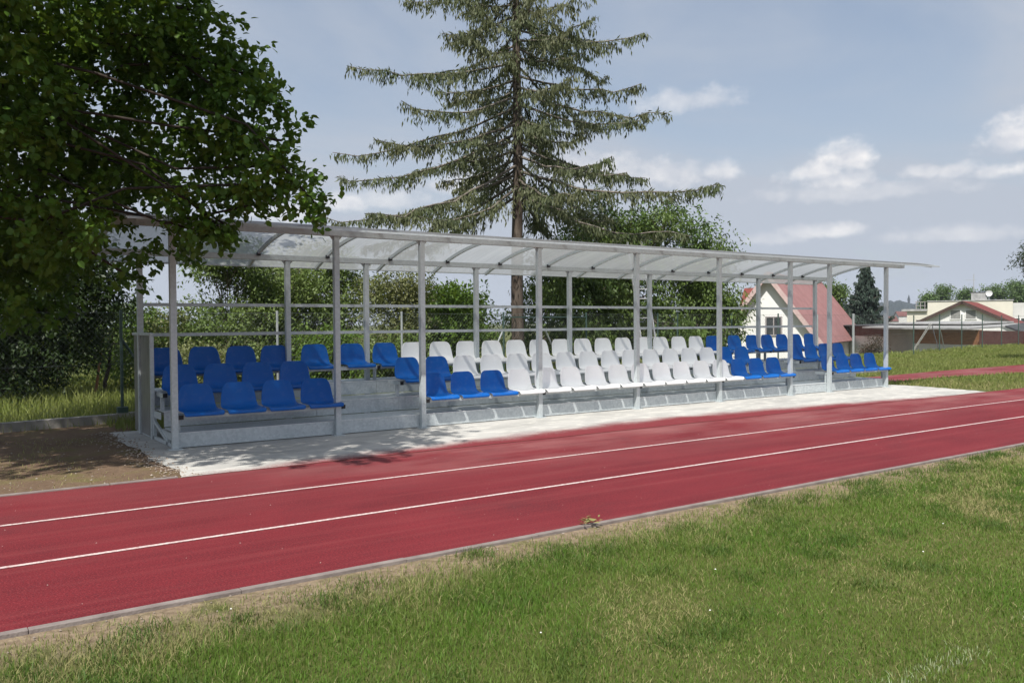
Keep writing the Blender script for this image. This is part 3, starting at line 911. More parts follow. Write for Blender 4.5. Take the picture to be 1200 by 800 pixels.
# ------------------------------------------------------------------ Norway spruce
def spruce(name, loc, label, height, seed, zfirst, rbase, hang, needle, nlen, n_branch=120, trunk_r=.17, slope=(.42, -.05), dense=1.0, cat='spruce', lvar=.45, pw=.72, inner=False):
    rs = np.random.default_rng(seed)
    root = empty(name, loc, label, cat)
    tb = MB()
    loc = np.array(loc, float)
    tp = [loc+np.array((rs.normal()*.02, rs.normal()*.02, z)) for z in np.linspace(-.2, height, 14)]
    tb.tube(tp, [trunk_r*(1-i/13)**.85+.01 for i in range(14)], 10)
    tb.build('trunk', 'bark', root, smooth=True)
    P_, D_, N2, S_ = [], [], [], []
    bb = MB()
    gold = 2.39996
    for k in range(n_branch):
        t = (k+.5)/n_branch
        t = t**1.12
        z0 = zfirst+(height-zfirst)*t
        fr = 1-t
        a = k*gold+rs.normal()*.25
        L = rbase*(fr**pw)*(1.15-lvar+lvar*rs.random())+.15
        if inner and k % 3 == 2: L *= .30+.3*rs.random()
        sl = slope[0]*fr+slope[1]*(1-fr)+rs.normal()*.06          # droop
        dirh = np.array((math.cos(a), math.sin(a), 0))
        n = 9
        pts = []
        for i in range(n+1):
            s_ = i/n
            zz_ = -sl*L*s_+.10*L*s_**3-.03*L*math.sin(math.pi*s_)
            pts.append(loc+np.array((0, 0, z0))+dirh*L*s_+np.array((0, 0, zz_))+rs.normal(size=3)*.015*L*s_)
        pts = np.array(pts)
        bb.tube(pts, [max(.006, .030*fr+.012-.034*fr*i/n) for i in range(n+1)], 5, cap=False)
        if inner and k % 3:                                      # needles lie along the bough itself too
            q_ = rs.random(int(L*55*dense)); i_ = np.minimum((q_*n).astype(int), n-1); w_ = (q_*n-i_)[:, None]
            P_.append(pts[i_]*(1-w_)+pts[i_+1]*w_+rs.normal(size=(len(q_), 3))*.025)
            D_.append(dirh[None]*.8+rs.normal(size=(len(q_), 3))*.5+np.array((0, 0, .1))); N2.append(rs.normal(size=(len(q_), 3))); S_.append(nlen*(.5+.6*rs.random(len(q_))))
        # hanging side twigs
        m_ = int((L*24*dense)+6)
        for q in range(m_):
            s_ = .12+.88*rs.random()**.75
            i = min(int(s_*n), n-1); w_ = s_*n-i
            p0 = pts[i]*(1-w_)+pts[i+1]*w_
            side = np.array((-dirh[1], dirh[0], 0))*(1 if q % 2 else -1)
            sl_ = (.30+.55*rs.random())*(1.05-.7*s_)*min(1.0, L/2.2)
            p1 = p0+side*sl_*.75+dirh*sl_*(.35+.3*rs.random())+np.array((0, 0, -sl_*(.10+.35*rs.random())))
            hl = hang*(.35+.9*rs.random())*(1.15-.85*s_)
            nn = max(3, int((sl_+hl)/.055))
            tt = rs.random(nn)
            dn = np.where(tt < .5, 0, 1)
            pa = p0[None]+(p1-p0)[None]*tt[:, None]
            drop = np.stack([rs.normal(size=nn)*.03, rs.normal(size=nn)*.03, .04-hl*rs.random(nn)*np.clip(tt*1.4, 0, 1)], 1)
            P_.append(pa+drop)
            dd = np.array((0, 0, -1.0))+rs.normal(size=(nn, 3))*.28+(p1-p0)[None]*.35
            D_.append(dd); N2.append(rs.normal(size=(nn, 3))); S_.append(nlen*(.6+.8*rs.random(nn)))
    bb.build('branches', 'bark_grey', root, smooth=True)
    leaves('crown', np.concatenate(P_), np.concatenate(D_), np.concatenate(N2), np.concatenate(S_), needle, root, 'long', 1.0)
    return root


spruce('spruce_tree', (9.82, 6.92, 0), 'tall drooping grey green spruce rising behind the middle of the stand', 15.5, 8, 4.5, 4.75, .40, 'spruce_needle', .13, 126, .16, (.36, .02), .85, inner=True)
spruce('fir_tree', (66.4, 33.2, -2.2), 'dense dark blue green conifer standing right of the pink roofed house', 8.7, 9, .1, 3.1, .10, 'fir_needle', .36, 300, .16, (.28, -.25), .42, 'conifer', .6, .92)

# ------------------------------------------------------------------ shrubs and trees behind the fence
def clump_set(loc, rx, h, n, rs, r=(.35, .6), zmin=.35, taper=.5):
    out = []
    for _ in range(n):
        z = zmin+(h-zmin)*rs.random()**.8
        k = 1-taper*(z/h)
        a = rs.random()*2*math.pi
        q = rx*math.sqrt(rs.random())*k
        out.append((loc[0]+q*math.cos(a), loc[1]+q*math.sin(a), loc[2]+z-.25, r[0]+(r[1]-r[0])*rs.random()))
    return out


BUSH = [  # x, y, half width, height, clumps, leaf material, leaf, density, label
    (2.0, 8.7, .75, 2.3, 7, 'brown_leaf', .07, 26, 'thin sparse twiggy shrub against the sky at the left end of the stand', 'shrub'),
    (3.3, 8.5, 1.35, 3.35, 24, 'olive_leaf', .085, 44, 'wide olive green bush behind the leftmost blue seats', 'bush'),
    (4.9, 8.9, 1.25, 3.1, 24, 'olive_leaf', .08, 46, 'olive bush with a gap of sky in its crown left of the second front post', 'bush'),
    (5.6, 10.6, 1.6, 3.5, 24, 'brown_leaf', .08, 46, 'brownish green bush between the second and third front posts', 'bush'),
    (4.35, 5.9, .6, 1.45, 9, 'fresh_leaf', .085, 54, 'low bright green bush close to the fence left of the stairs', 'bush'),
    (7.0, 7.9, 1.2, 3.0, 24, 'brown_leaf', .07, 56, 'dense brownish bush behind the third front post', 'bush'),
    (8.1, 7.2, 1.15, 2.35, 20, 'fresh_leaf', .095, 52, 'bright green leafy bush just left of the spruce trunk', 'bush'),
    (9.1, 9.6, 1.2, 2.3, 13, 'olive_leaf', .085, 44, 'green bush behind and around the spruce trunk', 'bush'),
    (2.0, 6.6, .9, 1.25, 9, 'brown_leaf', .075, 46, 'low tangled bush seen through the left bay of the stand', 'bush'),
    (1.9, 9.9, 1.1, 1.9, 12, 'fresh_leaf', .09, 42, 'pale green bush right of the young sapling', 'bush'),
    (6.2, 6.6, .8, 1.3, 9, 'olive_leaf', .08, 50, 'low green bush behind the row of white seats near the stairs', 'bush'),
    (6.3, 9.3, 1.1, 3.3, 20, 'olive_leaf', .08, 46, 'tall olive bush behind the white seat next to the stairs', 'bush'),
    (0.2, 11.5, 1.6, 2.3, 15, 'olive_leaf', .09, 40, 'bush in the background between the dark tree and the sapling', 'bush'),
]
for i, (x, y, rx, h, n, lm, lf, dn, lab, cat) in enumerate(BUSH):
    rs = np.random.default_rng(40+i)
    tree('bush' if cat == 'bush' else 'shrub', (x, y, 0), lab, cat, clump_set((x, y, 0), rx, h, n, rs), lm, dn*1.55, 10, lf*1.08, 60+i, .05, 'bushes behind the fence', droop=.25, spread=.22)

WAL = [(12.3, 8.0, 3.7, 26, 1.75, 'walnut_leaf', 'dark leafy tree behind the white seats right of the spruce'),
       (15.0, 8.3, 4.7, 34, 2.1, 'walnut_leaf', 'broad dark fruit tree rising above the stand roof right of the spruce'),
       (17.6, 8.0, 3.9, 24, 1.6, 'walnut_leaf', 'dark fruit tree beside the white gabled house, topmost shoots above the roof')]
for i, (x, y, h, n, rx, lm, lab) in enumerate(WAL):
    rs = np.random.default_rng(80+i)
    cs = clump_set((x, y, 0), rx, h, n, rs, (.45, .75), .6, .45)
    tree('fruit_tree', (x, y, 0), lab, 'tree', cs, lm, 52, 10, .13, 90+i, .12, 'fruit trees behind the fence', tpl='long', droop=.8, spread=.35, width=1.5)

# two extra shoots over the roof, part of a tree of their own
tree('fruit_tree', (14.2, 9.3, 0), 'slender tree whose loose top shows over the roof beside the spruce', 'tree',
     [(14.2, 9.3, 3.4, .8), (14.0, 9.1, 4.4, .55), (14.5, 9.2, 4.9, .5), (13.8, 9.3, 4.2, .5), (14.4, 9.4, 2.4, .9), (14.45, 9.1, 5.25, .32), (15.9, 8.6, 4.5, .75), (16.6, 8.2, 4.9, .4), (17.3, 8.0, 4.4, .6), (16.9, 8.3, 4.0, .7), (15.2, 9.0, 4.0, .8), (13.4, 9.2, 3.9, .5)], 'far_leaf', 50, 9, .13, 97, .09,
     'fruit trees behind the fence', tpl='quad', droop=.3, spread=.3)

# ladder leaning in the fruit tree
ld = empty('ladder', (13.3, 6.05, 0), 'pale metal ladder leaning into the dark fruit tree behind the seats', 'ladder')
A0, B0 = Vector((13.42, 5.88, -.02)), Vector((13.62, 6.8, 3.6))
sx = Vector((.8, -.6, 0))*.19
for sg in (-1, 1): MB().bar(A0+sx*sg, B0+sx*sg, .028, .05).build('rail', 'alu', ld)
for i in range(1, 14):
    p = A0.lerp(B0, i/14)
    MB().bar(p-sx*.92, p+sx*.92, .028).build('rung', 'alu', ld)

# ------------------------------------------------------------------ fence
fr = np.random.default_rng(21)
fence = empty('chain_link_fence', (7.96, 4.88, 0), 'long low chain link fence on thin posts running behind the stand to the houses', 'fence')
FX = [-5.0, -2.6, .08, 2.62, 5.24, 7.96, 10.7, 13.6, 14.51, 17.3, 20.13, 22.9, 25.81, 28.8, 31.8, 34.9, 37.9, 41.0, 44.24, 47.4, 50.5]
for x in FX:
    y = fence_y(x)
    z0 = float(terrain(np.array(x), np.array(y)))
    gy_ = x in (5.24, 25.81, 22.9, 2.62)
    rr_ = .045 if x == 25.81 else (.024 if x > 20 else .022)
    if x in (.08,):
        rr_ = .023
    po = MB().tube([(x, y, z0-.1), (x, y, z0+1.66)], [rr_, rr_], 8).build('post', 'fence_grey' if gy_ else 'fence_green', fence, smooth=False)
    if x == .08:
        MB().box(x-.07, x+.07, y-.07, y+.07, .13, .22).build('foot', 'fence_green', po)
for (x, sg) in ((.08, 1), (7.96, -1), (9.3, 1), (34.9, 1)):
    y = fence_y(x)
    MB().tube([(x, y+.03, 1.25), (x+sg*.75, fence_y(x+sg*.75)+.03, .05)], [.02, .02], 8).build('brace', 'fence_grey' if x != .08 else 'fence_green', fence)
MB().bar((7.96, fence_y(7.96), 1.55), (10.7, fence_y(10.7), 1.55), .03).build('top_rail', 'fence_green', fence)
cw = MB()
x = -6.0
while x < 3.0:
    x1 = x+1.5
    cw.prism([(x+.004, fence_y(x)-.09, -.05), (x1-.004, fence_y(x1)-.09, -.05), (x1-.004, fence_y(x1)+.07, -.05), (x+.004, fence_y(x)+.07, -.05)], (0, 0, .18+fr.uniform(-.01, .01)))
    x = x1
cw.build('base_wall', 'curb', fence)
# diagonal wire mesh and line wires
WV, WF = [], []


def wire(a, b, r):
    a, b = np.array(a), np.array(b)
    d = b-a; d /= np.linalg.norm(d)
    n1 = np.cross(d, (0.3, -.9, .31)); n1 /= np.linalg.norm(n1); n2_ = np.cross(d, n1)
    k = len(WV)
    for p in (a, b):
        for t in (0, 2.094, 4.189): WV.append(p+r*(n1*math.cos(t)+n2_*math.sin(t)))
    for j in range(3): WF.append((k+j, k+(j+1) % 3, k+3+(j+1) % 3, k+3+j))


H0, H1 = .10, 1.62
x = -5.0
while x < 49:
    q = (H1-H0)*.92
    for (xa, xb) in ((x, x+q), (x+q, x)):
        za, zb_ = [float(terrain(np.array(v), np.array(fence_y(v)))) for v in (xa, xb)]
        wire((xa, fence_y(xa), H0+za), (xb, fence_y(xb), H1+zb_), .0011)
    x += .075 if x < 14 else .11
for zz_ in (H0, .86, H1):
    for i in range(len(FX)-1):
        wire((FX[i], fence_y(FX[i]), zz_), (FX[i+1], fence_y(FX[i+1]), zz_), .003)
np_mesh('wire_mesh', np.array(WV), np.array(WF), 'wire', fence)


# ------------------------------------------------------------------ houses
def gable_house(name, A, rd, half, run, rise, length, zground, wallm, roofm, label, cat='house', over=.5, verge=.45, thick=.16, wall_in=.45, fascia='fascia'):
    """A = front end of the ridge, rd = ridge direction (unit, horizontal), half = half span at the eaves"""
    A = Vector(A); rd = Vector((rd[0], rd[1], 0)).normalized(); pp = Vector((rd.y, -rd.x, 0))
    root = empty(name, (A.x, A.y, zground), label, cat)
    up_ = Vector((0, 0, 1))
    hw = half-wall_in
    zw = A.z-rise*(hw/half)-thick*1.2
    front = A+rd*verge
    poly = [front+pp*-hw+up_*(zground-A.z-.3), front+pp*hw+up_*(zground-A.z-.3), front+pp*hw+up_*(zw-A.z), front+up_*(-thick*1.4), front+pp*-hw+up_*(zw-A.z)]
    MB().prism(poly, rd*(length-2*verge)).build('wall', wallm, root)
    for sg in (1, -1):
        e = A+pp*half*sg-up_*rise
        dn = (e-A).normalized(); nr = dn.cross(rd)*(1 if sg < 0 else -1)
        if nr.z < 0: nr = -nr
        off = nr*-thick
        rf = MB().prism([A, e, e+off, A+off-up_*0.0], rd*length).build('roof', roofm, root)
        if fascia:
            MB().prism([A-rd*.03+nr*.02, e-rd*.03+nr*.02, e-rd*.03-nr*(thick+.12), A-rd*.03-nr*(thick+.12)], rd*.028).build('bargeboard', fascia, rf)
    return root, front, rd, pp


def window(root, c, ax, nrm, w, h, frame='frame_grey', pane='glass', cols=2, rows=2, fw_=.09):
    c, ax, nrm = Vector(c), Vector(ax).normalized(), Vector(nrm).normalized()
    up_ = Vector((0, 0, 1))
    f = MB()
    o = c-ax*w/2-up_*h/2+nrm*.004
    f.obox(o, ax, up_, nrm, w, fw_, .07); f.obox(o+up_*(h-fw_), ax, up_, nrm, w, fw_, .07)
    f.obox(o+up_*fw_, ax, up_, nrm, fw_, h-2*fw_, .07); f.obox(o+ax*(w-fw_)+up_*fw_, ax, up_, nrm, fw_, h-2*fw_, .07)
    for i in range(1, cols): f.obox(o+ax*(w*i/cols-fw_*.4)+up_*fw_, ax, up_, nrm, fw_*.8, h-2*fw_, .062)
    for j in range(1, rows): f.obox(o+ax*fw_+up_*(h*j/rows-fw_*.3), ax, up_, nrm, w-2*fw_, fw_*.6, .055)
    fo = f.build('window', frame, root)
    MB().obox(c-ax*(w/2-fw_*.5)-up_*(h/2-fw_*.5)+nrm*.006, ax, up_, nrm, w-fw_, h-fw_, .02).build('pane', pane, fo)
    return fo


ho, fr_, rd, pp = gable_house('gabled_house', (45.32, 27.29, 4.8), (.911, .413), 3.75, 0, 4.95, 19.5, -2.2, 'white_wall', 'pink_roof',
                              'white gabled house with a steep faded pink roof behind the right end of the stand', over=.5, verge=.55, fascia='fascia')
window(ho, fr_+pp*.35+Vector((0, 0, 1.05-4.8)), pp, -rd, 1.15, 1.35, 'frame_grey', 'glass', 2, 2)
# curtain halves behind the panes
ro, fr2, rd2, pp2 = gable_house('red_roofed_house', (93.6, 38.5, 3.5), (.945, .33), 5.6, 0, 2.75, 13.0, -3.2, 'white_wall', 'red_roof',
                                'small white gabled house with a red roof and two attic windows', verge=.5, thick=.2, fascia='dark_board')
for q in (-.72, .82):
    window(ro, fr2+pp2*q+Vector((0, 0, 1.95-3.5)), pp2, -rd2, 1.15, 1.15, 'frame_white', 'curtain', 1, 1)
# little red roof glimpsed left of the white gable
gable_house('red_roofed_house', (76, 54.5, 5.2), (.5, -.86), 3.2, 0, 2.0, 8, -2.5, 'cream_wall', 'red_roof', 'distant house whose red roof peeks out left of the white gable', fascia=None)

# low sheds between the fence and the red roofed house
sh = empty('shed', (52, 18.8, -2), 'long low shed with pale sheet roof, brown boarded wall and grey plinth', 'shed')


def wall_between(b, p, q, z0, z1, th=.25):
    p, q = Vector((p[0], p[1], 0)), Vector((q[0], q[1], 0))
    d = q-p; L = d.length; d.normalize(); nn = Vector((-d.y, d.x, 0))
    if nn.x < 0: nn = -nn                       # thickness goes away from the viewer
    return b.obox(p+Vector((0, 0, z0)), d, nn, Vector((0, 0, 1)), L, th, z1-z0)


pA, pB, pC = (55.4, 24.6), (52.4, 20.9), (50.64, 15.6)
wall_between(MB(), pA, pB, -2.6, .82).build('wall', 'grey_wall', sh)
wall_between(MB(), pB, pC, -2.6, -.16).build('plinth', 'pale_wall', sh)
wall_between(MB(), (52.46, 20.88), (50.7, 15.6), -.155, .79, .15).build('boarding', 'brown_wood', sh)
rf = MB().prism([(54.6, 26.0, .83), (51.2, 20.8, .80), (49.6, 15.9, .80), (57.5, 14.6, 1.02), (60, 22.0, 1.08)], (0, 0, .11)).build('roof', 'roof_sheet', sh)
MB().prism([(56.2, 25.0, 1.12), (54.6, 21.9, 1.10), (53.6, 17.6, 1.08), (58, 17.0, 1.20), (60, 24, 1.22)], (0, 0, .08)).build('roof', 'roof_sheet', sh)

sh2 = empty('shed', (49.5, 14.5, -2), 'reddish boarded shed with a dark sloping felt roof right of the long shed', 'shed')
wall_between(MB(), (50.3, 15.5), (48.2, 11.9), -2.6, .74).build('wall', 'maroon', sh2)
MB().prism([(49.4, 13.6, .95), (47.0, 9.2, -.25), (52.5, 6.4, -.1), (55.5, 11, 1.15), (53.5, 13.8, 1.2)], (0, 0, .10)).build('roof', 'dark_roof', sh2)
sh3 = empty('shed', (57, 28, -2), 'low brown shed with a white wall between the pink roof and the stand corner post', 'shed')
wall_between(MB(), (59.5, 31.0), (55.9, 24.9), .20, .95).build('boarding', 'maroon', sh3)
wall_between(MB(), (59.4, 30.9), (55.8, 24.8), -2.6, .19, .3).build('wall', 'white_wall', sh3)
MB().prism([(58.9, 31.2, .96), (55.3, 24.9, .96), (60.6, 22.6, 1.05), (64.0, 29, 1.05)], (0, 0, .07)).build('roof', 'dark_roof', sh3)
sl = empty('stepladder', (50.2, 19.0, -.6), 'wooden stepladder standing in front of the long shed', 'stepladder')
for a, b in (((50.6, 20.2, -1.2), (50.0, 18.3, 1.15)), ((50.3, 20.1, -1.2), (49.7, 18.25, 1.15))): MB().bar(a, b, .04).build('rail', 'pale_wall', sl)
MB().bar((49.6, 17.4, -1.2), (49.85, 18.2, 1.12), .035).build('leg', 'dark_roof', sl)
for i in range(1, 7):
    t = i/7
    MB().bar(Vector((50.6, 20.2, -1.2)).lerp(Vector((50.0, 18.3, 1.15)), t), Vector((50.3, 20.1, -1.2)).lerp(Vector((49.7, 18.25, 1.15)), t), .05).build('rung', 'pale_wall', sl)

# flat roofed cream building further back
cb = empty('flat_roofed_building', (130, 56, -3), 'long cream flat roofed building behind the red roofed house', 'building')
d1 = Vector((.456, -.89, 0)).normalized(); dn = Vector((.89, .456, 0))
MB().obox((124.68, 59.49, -3.4), d1, dn, (0, 0, 1), 11.3, 14, 7.55).build('wall', 'cream_wall', cb)
MB().obox(Vector((124.68, 59.49, 4.16))-d1*.1-dn*.1, d1, dn, (0, 0, 1), 11.5, 14.2, .14).build('roof', 'roof_sheet', cb)
MB().obox(Vector((124.68, 59.49, -3.4))+d1*11.32, d1, dn, (0, 0, 1), 7, 14, 7.2).build('wing', 'pale_wall', cb)
for k in (11.75, 12.75): window(cb, Vector((124.68, 59.49, .85))+d1*k, d1, -dn, 1.0, 1.5, 'frame_white', 'glass', 1, 2)
ch = MB().obox(Vector((124.68, 59.49, 4.31))+d1*5.9+dn*1, d1, dn, (0, 0, 1), 2.1, 2, 1.05).build('chimney', 'roof_sheet', cb)
MB().obox(Vector((124.68, 59.49, 5.37))+d1*5.7+dn*1, d1, dn, (0, 0, 1), 2.5, 2, .16).build('cap', 'dark_roof', ch)
# small annexe with a jutting roof slab and a rail on it
MB().obox(Vector((124.68, 59.49, -3.4))-d1*2.85-dn*.5, d1, dn, (0, 0, 1), 2.84, 8, 6.1).build('annexe', 'cream_wall', cb)
rs_ = MB().obox(Vector((124.68, 59.49, 2.72))-d1*3.6-dn*.9, d1, dn, (0, 0, 1), 3.58, 8, .32).build('roof_slab', 'roof_sheet', cb)
rl = MB()
for k in (2.0, 2.6, 3.2): rl.obox(Vector((124.68, 59.49, 3.05))-d1*3.6-dn*.9+d1*k+dn*.3, d1, dn, (0, 0, 1), .09, .09, 1.1)
for z in (3.5, 4.1): rl.obox(Vector((124.68, 59.49, z))-d1*3.6-dn*.9+d1*1.9+dn*.27, d1, dn, (0, 0, 1), 1.5, .08, .08)
rl.build('railing', 'frame_grey', rs_)
window(cb, Vector((124.68, 59.49, .6))-d1*1.0-dn*.5, d1, -dn, 1.2, 1.6, 'frame_grey', 'glass', 1, 1)
# dish and aerial on the roof
ds = empty('satellite_dish', Vector((124.68, 59.49, 4.3))+d1*8.3+dn*1, 'round white satellite dish on the cream flat roof', 'satellite dish')
c0 = Vector((124.68, 59.49, 5.3))+d1*8.25+dn*.8
dm = MB(); ring = []
for i, (rr_, dp) in enumerate(((.0, .12), (.2, .10), (.36, .05), (.46, .0))):
    ring.append([c0+(d1*math.cos(t)+Vector((0, 0, 1))*math.sin(t))*max(rr_, .01)+dn*dp for t in np.linspace(0, 2*math.pi, 17)[:-1]])
vs = [p for r_ in ring for p in r_]; fs = [(i*16+j, i*16+(j+1) % 16, (i+1)*16+(j+1) % 16, (i+1)*16+j) for i in range(3) for j in range(16)]
dm.add(vs, fs).add([v+dn*.04 for v in vs], fs)
dm.build('reflector', 'dish', ds)
MB().bar(c0+dn*.3, Vector((c0.x, c0.y, 4.3))+dn*.3, .1).build('mast', 'alu', ds)
MB().bar(c0+Vector((0, 0, -.6)), c0-dn*.7, .05).build('arm', 'alu', ds)
ae = empty('aerial', Vector((124.68, 59.49, 4.3))+d1*6.25+dn*2.5, 'thin television aerial mast on the cream flat roof', 'aerial')
b0 = Vector((124.68, 59.49, 4.3))+d1*6.25+dn*2.5
MB().tube([b0, b0+Vector((0, 0, 4.0))], [.07, .05], 6).build('mast', 'alu', ae)
el_ = MB()
el_.bar(b0+Vector((0, 0, 3.1))-d1*1.2, b0+Vector((0, 0, 3.1))+d1*.3, .05)
for k in (-1.1, -.8, -.5, -.2): el_.bar(b0+Vector((0, 0, 3.1))+d1*k-dn*.5, b0+Vector((0, 0, 3.1))+d1*k+dn*.5, .035)
el_.build('antenna', 'alu', ae)

# background trees
for i, (u_x, u_y, zt, rx) in enumerate(((168.6, 83.4, 6.5, 1.5), (171.9, 81.2, 8.1, 2.1), (175.5, 78.8, 7.9, 1.6), (180.2, 75.3, 8.2, 2.2), (184.0, 72.6, 8.8, 2.0), (187.5, 70.0, 8.9, 2.4))):
    rs = np.random.default_rng(120+i)
    cs = clump_set((u_x, u_y, -3.5), rx, zt+3.5, 16, rs, (.9, 1.4), 3.0, .35)
    tree('background_tree', (u_x, u_y, -3.5), ('small pale tree at the left end of the row behind the cream building', 'rounded tree left of the aerial behind the cream building',
         'tree directly behind the aerial on the cream building', 'tree right of the dish behind the cream building', 'tall tree near the right edge behind the cream building',
         'rightmost tree of the row behind the cream building')[i], 'tree', cs, 'far_leaf', 9, 8, .42, 130+i, .25, 'trees behind the cream building', spread=.9)
rs = np.random.default_rng(150)
tree('background_tree', (77.4, 43.8, -2.5), 'green broadleaf tree between the pink roof and the dark conifer', 'tree',
     clump_set((77.0, 43.9, -2.5), 2.0, 7.6, 22, rs, (.7, 1.1), 1.5, .5), 'walnut_leaf', 18, 9, .28, 151, .2, None, spread=.6)
rs = np.random.default_rng(152)
tree('background_tree', (40.5, 29.0, -2), 'dark broadleaf tree left of the white gable beyond the fruit trees', 'tree',
     clump_set((40.5, 29.0, -2), 1.9, 6.0, 18, rs, (.7, 1.1), 1.2, .4), 'walnut_leaf', 20, 9, .22, 153, .2, None, spread=.6)
tree('edge_tree', (31.8, 2.0, 0), 'dark tree at the right edge of the view with one bough reaching in', 'tree',
     [(28.75, 3.45, 3.75, .25), (28.65, 3.5, 3.4, .25), (28.9, 3.4, 3.95, .2), (29.2, 3.3, 3.5, .4), (29.7, 3.0, 3.7, .5), (30.6, 2.4, 3.6, .9), (31.6, 2.2, 4.4, 1.1), (31.8, 1.8, 2.6, .9)], 'dark_leaf', 90, 12, .11, 155, .12, None, tpl='long', spread=.3)
# dark red garden shrub in front of the white shed wall
for i, (x, y, h, r_) in enumerate(((50.8, 22.6, 1.5, .6), (51.4, 23.6, 1.0, .5))):
    rs = np.random.default_rng(160+i)
    tree('red_bush', (x, y, -1.7), ('dark red shrub in front of the grey shed wall', 'smaller reddish shrub in front of the white shed wall')[i], 'shrub',
         clump_set((x, y, -1.7), r_, h+.6, 9, rs, (.3, .45), .3, .3), 'red_bush', 40, 8, .12, 162+i, .05)

# ------------------------------------------------------------------ distant hill, church and village
hd = np.array((.858, .513)); hp = np.array((.513, -.858))
hrs = np.random.default_rng(7)
nu, nv = 260, 14
us = np.linspace(-420, 420, nu)
prof = 30*np.exp(-((us-10)/170)**2)+9*np.exp(-((us+160)/120)**2)+np.abs(hrs.normal(size=nu))*2.2+2.0*np.sin(us*.11)+1.5*np.sin(us*.31+1)
vs, fs = [], []
for i in range(nu):
    for j in range(nv):
        t = j/(nv-1)
        zc = -8+(prof[i]+8)*math.sin(t*math.pi/2)**.9
        q = hd*(1330+t*330)+hp*us[i]+np.array((CAM.x, CAM.y))
        vs.append((q[0], q[1], zc+hrs.normal()*.6*(t > .05)))
for i in range(nu-1):
    for j in range(nv-1):
        q = i*nv+j; fs.append((q, q+nv, q+nv+1, q+1))
tag(MB().add(vs, fs).build('hill', 'hill'), kind='structure')
ct = empty('church', (1436, 812, 20), 'tiny pointed church tower on the far wooded hill', 'church')
MB().box(1434, 1437, 810.5, 813.5, 12, 36).build('tower', 'hill', ct)
MB().add([(1433.5, 810, 36), (1437.5, 810, 36), (1437.5, 814, 36), (1433.5, 814, 36), (1435.5, 812, 46)], [(0, 1, 4), (1, 2, 4), (2, 3, 4), (3, 0, 4), (0, 3, 2, 1)]).build('spire', 'hill', ct)
for i, (x, y, z, lab) in enumerate(((478, 282, -1.0, 'pale village house on the far slope left of the cream annexe'), (492, 281, 2.0, 'second pale village house higher on the far slope'),
                                    (470, 286, -3.5, 'low village house at the foot of the far slope'))):
    gable_house('village_house', (x, y, z+4.5), (.8, -.6), 4, 0, 3, 9, z-6, 'pale_wall', 'maroon', lab, fascia=None)

# ------------------------------------------------------------------ grass
rs = np.random.default_rng(77)


def clumpy(n, x0, x1, y0, y1, k, rs, sig):
    """points gathered in tussocks"""
    c = np.stack([rs.uniform(x0, x1, k), rs.uniform(y0, y1, k)], 1)
    i = rs.integers(0, k, n)
    p = c[i]+rs.normal(size=(n, 2))*sig
    return p[:, 0], p[:, 1]


def vn(x, y, s, seed):
    """cheap smooth noise 0..1"""
    r_ = np.random.default_rng(seed)
    o = np.zeros_like(x)
    for _ in range(7):
        a = r_.random()*6.28; f = s*(.5+1.4*r_.random()); ph = r_.random()*6.28
        o += np.sin((x*math.cos(a)+y*math.sin(a))*f+ph)
    return .5+o/9


def in_view(x, y, margin=.06):
    dxx, dyy = x-CAM.x, y-CAM.y
    t = dxx*fw.x+dyy*fw.y; s_ = dxx*rt.x+dyy*rt.y
    return (t > 2.4) & (np.abs(s_) < (.605+margin)*t+.3)


def lawn(n, x0, x1, y0, y1):
    x = rs.uniform(x0, x1, n); y = rs.uniform(y0, y1, n)
    k = in_view(x, y); x, y = x[k], y[k]
    dist = np.hypot(x-CAM.x, y-CAM.y)
    k = rs.random(len(x)) < np.clip((5.2/dist)**1.5, .06, 1)
    return x[k], y[k]


x, y = lawn(900000, -4.5, 14.5, -11, -5.70)
dist = np.hypot(x-CAM.x, y-CAM.y)
edge = np.clip((-5.72-y)/(.35+.5*vn(x, y, 1.9, 15)), 0, 1)                      # 0 at the kerb
rough = vn(x, y, 2.2, 5); fine = vn(x, y, 9, 6)
k = rs.random(len(x)) < np.clip(.18+edge*1.1*(.5+.8*fine), 0, 1)
x, y, dist, edge, rough, fine = [q[k] for q in (x, y, dist, edge, rough, fine)]
tuft = np.clip((-5.7-y), 0, 3)
h = (.016+.017*rs.random(len(x)))*(1+1.0*np.exp(-((y+6.35)/.5)**2)*fine)*(.6+.8*rough)
w = (.0026+.0016*rs.random(len(x)))*np.clip(dist/5.5, 1, 3)
dry = rs.random(len(x)) < np.clip((.09+.6*(1-edge)+1.3*np.clip(vn(x, y, 3.1, 9)-.50, 0, 1)*np.clip((y+8.6)/1.6, .15, 1)+.12*np.clip(vn(x, y, 1.4, 10)-.5, 0, 1)), 0, .85)
chalk = (np.abs(y+8.30+.02*np.sin(x*2)+.03*rs.normal(size=len(y))) < .06) & (rs.random(len(x)) < np.clip(.75*vn(x, y, 7, 12)-.14, 0, 1)) & (x > .3)
sel = ~dry & ~chalk
tag(blades('grass', x[sel], y[sel], 0*x[sel]-.012, h[sel], w[sel], 'lawn_blade', rs, .6), kind='stuff')
sel = dry & ~chalk
tag(blades('dry_grass', x[sel], y[sel], 0*x[sel]-.012, h[sel]*.9, w[sel], 'dry_blade', rs, 1.0), kind='stuff')
M['chalk'] = simple('chalk', (.34, .38, .25), (.24, .30, .14), 30, .9)
sel = chalk
tag(blades('chalk_line', x[sel], y[sel], 0*x[sel]-.012, h[sel]*.95, w[sel], 'chalk', rs, .6), kind='stuff')
